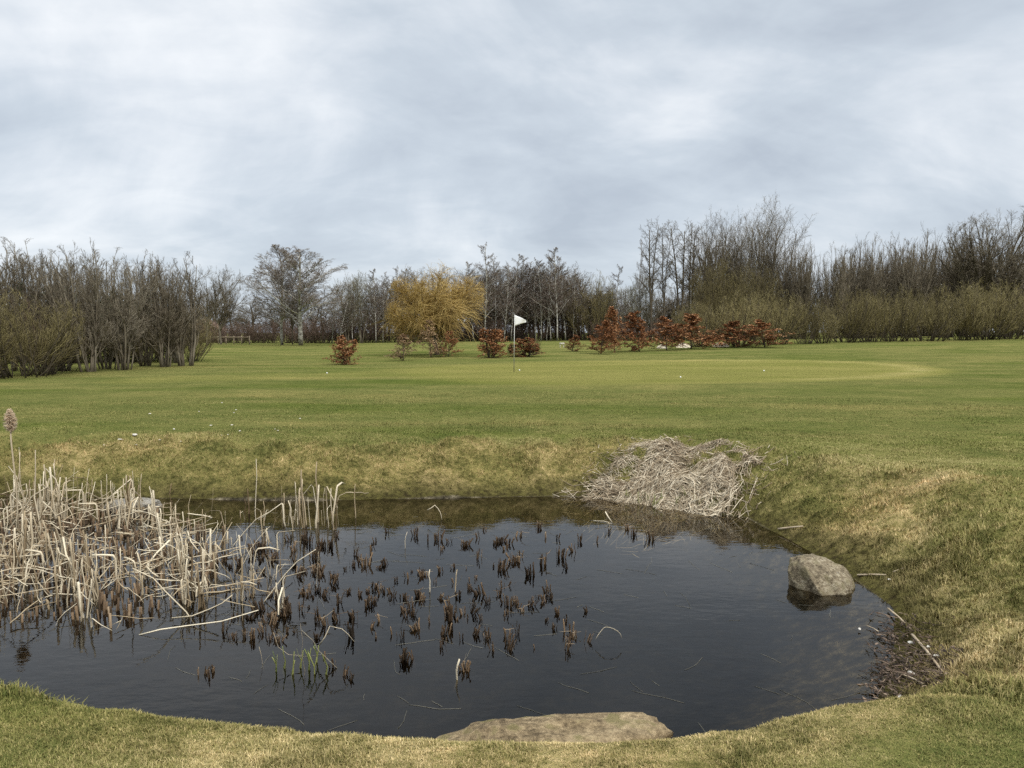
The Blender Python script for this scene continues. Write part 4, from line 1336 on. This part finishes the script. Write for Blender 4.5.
def heap_z(x, y):
    a = np.hypot((x - hc[0]) / hr[0], (y - hc[1]) / hr[1])
    a = a * (1 + 0.28 * fbm(x * 1.9 + 2.4, y * 1.9 + 8.2, 3))
    return terrain(x, y) + 0.02 * np.clip(1 - a ** 1.6, -0.9, 1) + 0.13 * fbm(x * 3.3, y * 3.3, 4) * (a < 1.1), a


root = bpy.data.objects.new('reed_heap', None)
COL.objects.link(root)
root.location = (hc[0], hc[1], float(terrain(np.array([hc[0]]), np.array([hc[1]]))[0]))
tag(root, 'heap of cut dry reeds lying on the far bank', 'heap')
gx, gy = np.meshgrid(np.linspace(-1.35, 1.35, 90) + hc[0], np.linspace(-1.15, 1.15, 80) + hc[1])
gz, ga = heap_z(gx, gy)
gz = gz - 0.02 - 0.35 * sstep(0.72, 1.0, ga)
ii = np.arange(gx.size).reshape(gx.shape)
qd = np.stack([ii[:-1, :-1], ii[:-1, 1:], ii[1:, 1:], ii[1:, :-1]], -1).reshape(-1, 4)
link('matted_core', mesh_from(np.stack([gx, gy, gz], -1) - np.array(root.location), [(qd, 0)], 'matted_core', M['heap']), root)
nH = 6500
a = rng.uniform(0, 6.28, nH)
rr_ = np.where(rng.random(nH) < 0.08, rng.uniform(0.9, 1.5, nH), rng.random(nH) ** 0.6 * 1.1) * (1 - 0.3 * fbm(2.0 * np.cos(a) + 5, 2.0 * np.sin(a) + 1, 3))
sx, sy = hc[0] + hr[0] * rr_ * np.cos(a), hc[1] + hr[1] * rr_ * np.sin(a)
az = 2.6 * fbm(sx * 1.7, sy * 1.7, 2) + 0.2 + rng.normal(0, 0.45, nH) + (rng.random(nH) < 0.22) * rng.uniform(0, 3, nH)
ln = 0.05 + rng.gamma(1.6, 0.085, nH)
P = np.zeros((nH, 4, 3))
lift = rng.uniform(0.0, 0.02, nH)
tiltz = rng.normal(0, 0.04, nH)
for i, t in enumerate(np.linspace(-0.5, 0.5, 4)):
    P[:, i, 0] = sx + np.cos(az + t * rng.normal(0, 0.25, nH)) * ln * t
    P[:, i, 1] = sy + np.sin(az) * ln * t
    P[:, i, 2] = heap_z(P[:, i, 0], P[:, i, 1])[0] + lift + tiltz * t + 0.006
sk = MB()
sk.tubes(P - np.array(root.location), np.repeat(rng.uniform(0.0015, 0.0075, nH)[:, None], 4, 1) * np.array([[1, 1, 0.9, 0.5]]), 3, rnd=np.clip(rng.random(nH) ** 1.5 + 0.45 * fbm(sx * 2.2 + 9, sy * 2.2, 3), 0, 1))
o = link('loose_straw', sk.mesh('loose_straw', M['straw']), root)
o['kind'] = 'stuff'
# green shoots at its foot
GG = 'green shoots at the foot of the heap'
for px, py in [(640, 507), (647, 505), (655, 508), (661, 504), (678, 510), (697, 510), (684, 503), (628, 500), (713, 512)]:
    q = hit1(px, py)
    mb = MB()
    for _ in range(4):
        strap_tri(mb, [(0, 0, -0.05), (rng.normal() * .02, rng.normal() * .02, 0.06), (rng.normal() * .05, rng.normal() * .03, rng.uniform(0.10, 0.2))], 0.014, rng.random(), 0, 0.3)
    o = link('green_shoot', mb.mesh('green_shoot', M['reed_green']))
    o.location = (q[0], q[1], q[2])
    tag(o, 'fresh green shoot at the waterside foot of the reed heap', 'shoot', GG)

# ------------------------------------------------------------------ litter on the right shore
lm = MB()
nL = 800
cxy = hit([893, 905, 915, 905, 893, 880, 925, 898], [630, 645, 660, 676, 690, 690, 676, 668])
k = rng.integers(len(cxy), size=nL)
lx = cxy[k, 0] + rng.normal(0, 0.13, nL)
ly = cxy[k, 1] + rng.normal(0, 0.20, nL)
lz = np.maximum(terrain(lx, ly), ZW) + 0.008 + rng.random(nL) * 0.02
ok_ = (lz < ZW + 0.24) & (shore_dist(lx, ly)[0] > -0.16 * rng.random(nL) - 0.02)
lx, ly, lz = lx[ok_], ly[ok_], lz[ok_]
nL = len(lx)
ax_ = unit(rng.normal(size=(nL, 3)) * np.array([1, 1, 0.25]))
bx_ = unit(np.cross(ax_, rng.normal(size=(nL, 3)) * 0.4 + np.array([0, 0, 1])))
s = rng.uniform(0.009, 0.030, nL)[:, None]
c0 = np.stack([lx, ly, lz], -1)
V = np.stack([c0 - ax_ * s, c0 + bx_ * s * 0.42 + np.array([0, 0, .004]), c0 + ax_ * s, c0 - bx_ * s * 0.30 + np.array([0, 0, .002])], 1)
lm.add(V, np.arange(nL * 4).reshape(nL, 4), 0, np.repeat(rng.random(nL) ** 1.6, 4))
ax2 = rng.uniform(0, 6.28, nL)
tl = rng.uniform(0.02, 0.09, nL)
Pt = np.stack([c0 + np.stack([np.cos(ax2) * tl * t, np.sin(ax2) * tl * t, 0.004 + 0.012 * rng.random(nL)], -1) for t in (-1, 0, 1)], 1)
Pt = Pt[: nL // 2]
lm.tubes(Pt, np.repeat(rng.uniform(0.0012, 0.0035, len(Pt))[:, None], 3, 1), 3, rnd=rng.random(len(Pt)) ** 1.5)
o = link('leaf_litter', lm.mesh('leaf_litter', M['litter'], smooth=False))
tag(o, 'dark wet leaf litter along the right shore of the pond', 'litter', kind='stuff')


def stick(a, b, r, label, mat='stick', bow=0.01):
    A, B = hit1(*a), hit1(*b)
    A[2] = max(A[2], ZW) + r + 0.012
    B[2] = max(B[2], ZW) + r + 0.012
    mid = (A + B) / 2
    mid[2] = max(mid[2], float(terrain(mid[:1], mid[1:2])[0]) + r + 0.01, ZW + r)
    m2 = mid + np.array([bow, bow, 0])
    mb = MB()
    c = (A + B) / 2
    mb.tubes(np.array([[A, (A + m2) / 2, m2, (B + m2) / 2, B]]) - c, np.array([[1, 0.97, 0.9, 0.86, 0.7]]) * r, 6, side=None)
    o = link('stick', mb.mesh('stick', M[mat]))
    o.location = c
    tag(o, label, 'stick', 'dry sticks round the pond')


stick((888, 613), (911, 632), 0.008, 'thin dry reed stick at the top of the right shore litter')
stick((912, 637), (942, 677), 0.010, 'longest pale stick lying across the right shore litter')
stick((898, 677), (924, 690), 0.006, 'short stick low in the right shore litter')
stick((857, 578), (886, 574), 0.009, 'pale stick lying on the moss right of the grey boulder')
stick((893, 573), (905, 571), 0.006, 'small twig on the grass beside the stick right of the boulder')
stick((778, 531), (803, 529), 0.011, 'pale cut reed lying on the bank right of the heap')
stick((880, 640), (866, 638), 0.004, 'short pale stem floating beside the right shore')

GW = 'white scraps on the grass of the left far bank'
scrap_v = []
for k in range(4):
    mb = MB()
    n = 10
    a = np.linspace(0, 6.28, n, endpoint=False)
    r_ = rng.uniform(0.6, 1.1, n)
    top = np.stack([np.cos(a) * r_, np.sin(a) * r_ * 0.6, np.full(n, 0.35) + rng.normal(0, .1, n)], -1)
    bot = np.stack([np.cos(a) * r_, np.sin(a) * r_ * 0.6, np.full(n, -0.2)], -1)
    mb.add(np.concatenate([bot, top * np.array([.8, .8, 1])]), [np.array([[i, (i + 1) % n, n + (i + 1) % n, n + i] for i in range(n)]), np.array([list(range(n, 2 * n))])])
    scrap_v.append(mb.mesh('scrap', M['white'], smooth=False))


def scrap(px, py, r, label, group, cat='scrap', name='white_scrap'):
    q = hit1(px, py)
    o = link(name, scrap_v[int(rng.integers(4))])
    o.location = (q[0], q[1], max(q[2], ZW) + 0.02)
    o.scale = (r, r, r * 0.6)
    o.rotation_euler = (0, 0, rng.uniform(0, 6.28))
    tag(o, label, cat, group)


scrap(135, 437, 0.055, 'largest white scrap on the lip of the left far bank', GW)
for px, py in [(104, 445), (122, 443), (127, 441), (136, 442), (150, 415), (160, 447), (199, 413), (211, 427), (222, 404), (232, 426), (236, 411), (234, 414), (222, 436), (228, 436), (174, 431), (181, 446), (240, 432), (275, 431), (278, 432), (300, 420), (120, 446), (176, 436)]:
    scrap(px, py, rng.uniform(0.013, 0.030), 'small white scrap scattered on the grass above the left far bank', GW)
GP = 'pale leaves on the right shore'
for px, py, lab in [(889, 582, 'white leaf lying on dark moss right of the grey boulder'), (911, 645, 'white scrap beside the long stick in the shore litter'), (936, 660, 'pale leaf at the right rim of the shore litter'), (911, 676, 'pale leaf low in the shore litter'),
                    (900, 700, 'pale scrap at the bottom of the shore litter'), (928, 649, 'pale leaf above the long stick'), (859, 645, 'white speck floating before the right shore')]:
    scrap(px, py, rng.uniform(0.015, 0.03), lab, GP, 'leaf', 'pale_leaf')

# ------------------------------------------------------------------ flag, balls, fence, shed, sand
q = hit1(514, 372.5)
root = bpy.data.objects.new('golf_flag', None)
COL.objects.link(root)
root.location = q
tag(root, 'white golf flag on a thin pole standing in the putting green', 'flag')
hp = EYE + ray(515, 314.5)[2] * q[1] / ray(515, 314.5)[1] - q[2]
mb = MB()
mb.tubes(np.array([[(0, 0, hp * 0.24), (0.01, 0, hp * 0.6), (0.03, 0, hp)]]), np.array([[0.012, 0.011, 0.009]]), 8)
link('pole', mb.mesh('flag_pole', M['pole_white']), root)
mb = MB()
mb.tubes(np.array([[(0, 0, -0.1), (0, 0, hp * 0.12), (0, 0, hp * 0.24)]]), np.array([[0.013, 0.013, 0.013]]), 8)
link('pole_foot', mb.mesh('pole_foot', M['pole_dark']), root)
nu, nv = 14, 8
U, Vv = np.meshgrid(np.linspace(0, 1, nu), np.linspace(0, 1, nv))
hw, hh = 0.44, 0.42
X = 0.03 + U * hw
Z = hp - 0.02 - Vv * hh * (1 - 0.12 * U) - 0.17 * U * (1 - Vv) - 0.03 * U * U + 0.12 * U * Vv
Y = 0.045 * np.sin(U * 7 + Vv * 2) * U
fi = np.arange(nu * nv).reshape(nv, nu)
fq = np.stack([fi[:-1, :-1], fi[:-1, 1:], fi[1:, 1:], fi[1:, :-1]], -1).reshape(-1, 4)
fo = link('flag_cloth', mesh_from(np.stack([X, Y, Z], -1), [(fq, 0)], 'flag_cloth', M['flag']), root)
sol = fo.modifiers.new('thickness', 'SOLIDIFY')
sol.thickness = 0.004

import bmesh
bm = bmesh.new()
bmesh.ops.create_icosphere(bm, subdivisions=2, radius=0.0215 * 1.3)
bme = bpy.data.meshes.new('golf_ball')
bm.to_mesh(bme)
bm.free()
bme.materials.append(M['flag'])
for px, py, lab in [(519.5, 371, 'white golf ball lying just right of the flag pole'), (327, 374, 'white golf ball on the pale strip left of the green'), (680.5, 378, 'white golf ball near the front edge of the green'), (764, 371.5, 'white golf ball on the right half of the green')]:
    q = hit1(px, py)
    o = link('golf_ball', bme)
    o.location = q + np.array([0, 0, 0.03])
    tag(o, lab, 'golf ball', 'golf balls on the green')


def box(mb, c, s, mat=0):
    v = np.array([[x, y, z] for x in (-.5, .5) for y in (-.5, .5) for z in (-.5, .5)]) * np.array(s) + np.array(c)
    mb.add(v, np.array([[0, 1, 3, 2], [4, 6, 7, 5], [0, 4, 5, 1], [2, 3, 7, 6], [0, 2, 6, 4], [1, 5, 7, 3]]), mat)


D = 86.0
gz = lambda x, y: float(terrain(np.array([x]), np.array([y]))[0])
fx0, fx1 = (211 - 512) / F * D, (250 - 512) / F * D
root = bpy.data.objects.new('rail_fence', None)
COL.objects.link(root)
root.location = (fx0, D, gz(fx0, D))
tag(root, 'pale wooden rail fence by the far trees at left', 'fence')
nP_ = 6
for i in range(nP_):
    mb = MB()
    box(mb, ((fx1 - fx0) * i / (nP_ - 1), 0, 0.45), (0.10, 0.10, 1.1))
    link('post', mb.mesh('fence_post', M['wood'], False), root)
mb = MB()
box(mb, ((fx1 - fx0) / 2, -0.1, 0.86), (fx1 - fx0, 0.05, 0.11))
link('rail', mb.mesh('fence_rail', M['wood'], False), root)
# shed with a brown gable roof
sx_, D2 = (207 - 512) / F * 100, 100
root = bpy.data.objects.new('brick_shed', None)
COL.objects.link(root)
root.location = (sx_, D2, gz(sx_, D2))
root.rotation_euler = (0, 0, R(12))
tag(root, 'small brick shed with a brown gable roof among the far trees at left', 'shed')
mb = MB()
box(mb, (0, 0, 0.8), (4.2, 6, 1.9))
mb.add([(-2.1, -3, 1.75), (2.1, -3, 1.75), (0, -3, 3.05), (-2.1, 3, 1.75), (2.1, 3, 1.75), (0, 3, 3.05)], [np.array([[0, 1, 2], [5, 4, 3]])])
link('wall', mb.mesh('shed_wall', M['brick'], False), root)
mb = MB()
for sg in (-1, 1):
    v = [(sg * 2.45, -3.3, 1.62), (0, -3.3, 3.16), (0, 3.3, 3.16), (sg * 2.45, 3.3, 1.62)]
    v2 = [(a_, b_, c_ + 0.12) for a_, b_, c_ in v]
    mb.add(v + v2, [np.array([[0, 1, 2, 3], [7, 6, 5, 4], [0, 4, 5, 1], [1, 5, 6, 2], [2, 6, 7, 3], [3, 7, 4, 0]])])
link('roof', mb.mesh('shed_roof', M['roof'], False), root)
mb = MB()
for sg in (-1, 1):
    v = [(sg * 2.5, -3.34, 1.60), (0, -3.34, 3.18), (0, -3.34, 3.32), (sg * 2.5, -3.34, 1.74)]
    v2 = [(a_, b_ - 0.06, c_) for a_, b_, c_ in v]
    mb.add(v + v2, [np.array([[0, 1, 2, 3], [7, 6, 5, 4], [0, 4, 5, 1], [1, 5, 6, 2], [2, 6, 7, 3], [3, 7, 4, 0]])])
link('barge_board', mb.mesh('barge_board', M['wood'], False), root)


def sand_patch(px, py, w, dpt, hgt, label):
    c = hit1(px, py)
    u_, v_ = np.meshgrid(np.linspace(-1, 1, 24), np.linspace(-1, 1, 16))
    x, y = c[0] + u_ * w / 2, c[1] + v_ * dpt / 2
    z = terrain(x, y) + hgt * np.clip(1 - (u_ ** 2 + v_ ** 2) + 0.3 * fbm(x * 1.5, y * 1.5, 3), -0.3, 1)
    ii = np.arange(x.size).reshape(x.shape)
    qd = np.stack([ii[:-1, :-1], ii[:-1, 1:], ii[1:, 1:], ii[1:, :-1]], -1).reshape(-1, 4)
    o = link('sand_pile', mesh_from(np.stack([x, y, z], -1) - c, [(qd, 0)], 'sand_pile', M['sand']))
    o.location = c
    tag(o, label, 'sand pile', 'pale sand piles behind the beeches')


sand_patch(721, 346.5, 1.3, 2.0, 0.30, 'bright pale sand pile between two copper beeches')
sand_patch(683, 347.5, 1.2, 2.0, 0.35, 'pale sand pile under the fifth copper beech of the row')
sand_patch(662, 348, 0.8, 2.0, 0.3, 'small pale sand pile under the fourth copper beech of the row')
mb = MB()
box(mb, (0, 0, 0.36), (0.42, 0.08, 0.14))
box(mb, (-0.15, 0.02, 0.1), (0.04, 0.04, 0.5))
box(mb, (0.15, 0.02, 0.1), (0.04, 0.04, 0.5))
q = hit1(562, 348)
o = link('white_board', mb.mesh('white_board', M['white'], False))
o.location = q
tag(o, 'low white board standing at the foot of the centre wood', 'board')

# ------------------------------------------------------------------ sky and light
SUN_AZ, SUN_EL = R(140), R(42)
w = bpy.data.worlds.new('World')
scn.world = w
w.use_nodes = True
nt = w.node_tree
bg = nt.nodes['Background']
bg.inputs['Strength'].default_value = 0.1
sky = nt.nodes.new('ShaderNodeTexSky')
sky.sky_type = 'NISHITA'
sky.sun_disc = False
sky.sun_elevation = SUN_EL
sky.sun_rotation = SUN_AZ
dirv = nt.nodes.new('ShaderNodeTexCoord').outputs['Generated']
sep = nt.nodes.new('ShaderNodeSeparateXYZ')
nt.links.new(dirv, sep.inputs[0])
zc = math_n(nt, 'ADD', math_n(nt, 'MAXIMUM', sep.outputs['Z'], 0.0), 0.42)
comb = nt.nodes.new('ShaderNodeCombineXYZ')
nt.links.new(math_n(nt, 'DIVIDE', sep.outputs['X'], zc), comb.inputs[0])
nt.links.new(math_n(nt, 'DIVIDE', sep.outputs['Y'], zc), comb.inputs[1])
cp = comb.outputs[0]
c1 = noise(nt, mapping(nt, cp, (1.0, 1.0, 1), (0, 0, 0.5), (3.1, 0.4, 0)), 1.7, 8, 0.56, 0.5)
c2 = noise(nt, mapping(nt, cp, (0.8, 1.7, 1), (0, 0, -0.6), (1.7, 2.2, 0)), 1.5, 7, 0.55, 0.4)
c3 = noise(nt, mapping(nt, cp, (0.9, 1.5, 1), (0, 0, -0.5), (0.3, 5.2, 0)), 4.6, 6, 0.55, 0.6)
cv = math_n(nt, 'ADD', math_n(nt, 'MULTIPLY', c1, 0.48), math_n(nt, 'MULTIPLY', c2, 0.34))
cv = math_n(nt, 'ADD', cv, math_n(nt, 'MULTIPLY', c3, 0.18))


def lobe(px, py, width, gain):
    d = ray(px, py)
    d = d / np.linalg.norm(d)
    n = nt.nodes.new('ShaderNodeVectorMath')
    n.operation = 'DOT_PRODUCT'
    nt.links.new(dirv, n.inputs[0])
    n.inputs[1].default_value = d
    a_ = math_n(nt, 'SUBTRACT', n.outputs['Value'], math.cos(R(width)))
    a_ = math_n(nt, 'DIVIDE', a_, 1 - math.cos(R(width)))
    a_ = math_n(nt, 'MAXIMUM', a_, 0.0)
    return math_n(nt, 'MULTIPLY', math_n(nt, 'MULTIPLY', a_, a_), gain)


cv = math_n(nt, 'ADD', math_n(nt, 'MULTIPLY', math_n(nt, 'SUBTRACT', cv, 0.5), 2.8), 0.5)
for args in [(250, 20, 26, 0.20), (760, 110, 20, -0.17), (230, 180, 15, -0.15), (930, 170, 13, 0.10), (560, 230, 16, -0.10), (1000, 20, 16, 0.10), (30, 100, 16, 0.06), (480, 90, 12, 0.06)]:
    cv = math_n(nt, 'ADD', cv, lobe(*args))
cl = ramp(nt, cv, [(0.15, (3.65, 4.1, 4.7)), (0.44, (4.6, 5.1, 5.65)), (0.62, (5.55, 5.95, 6.4)), (0.92, (7.2, 7.4, 7.6))])
zen = ramp(nt, sep.outputs['Z'], [(0.53, (1, 1, 1)), (0.95, (4.1, 3.9, 3.55))])  # unseen sky overhead boosted and warmed to add light on the ground
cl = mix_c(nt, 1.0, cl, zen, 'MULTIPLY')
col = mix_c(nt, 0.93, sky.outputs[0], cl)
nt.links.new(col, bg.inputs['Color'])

sun = bpy.data.lights.new('sun', 'SUN')
sun.energy = 1.5
sun.angle = R(14)
sun.color = (1.0, 0.95, 0.87)
so = bpy.data.objects.new('sun', sun)
COL.objects.link(so)
sd_ = Vector((math.sin(SUN_AZ) * math.cos(SUN_EL), math.cos(SUN_AZ) * math.cos(SUN_EL), math.sin(SUN_EL)))
so.rotation_euler = sd_.to_track_quat('Z', 'Y').to_euler()

scn.view_settings.view_transform = 'Standard'
scn.view_settings.look = 'None'
scn.view_settings.exposure = 0.46
scn.view_settings.gamma = 1.0
scn.cycles.max_bounces = 6
scn.cycles.transparent_max_bounces = 6
scn.cycles.caustics_reflective = False
scn.cycles.caustics_refractive = False
scn.cycles.use_denoising = False
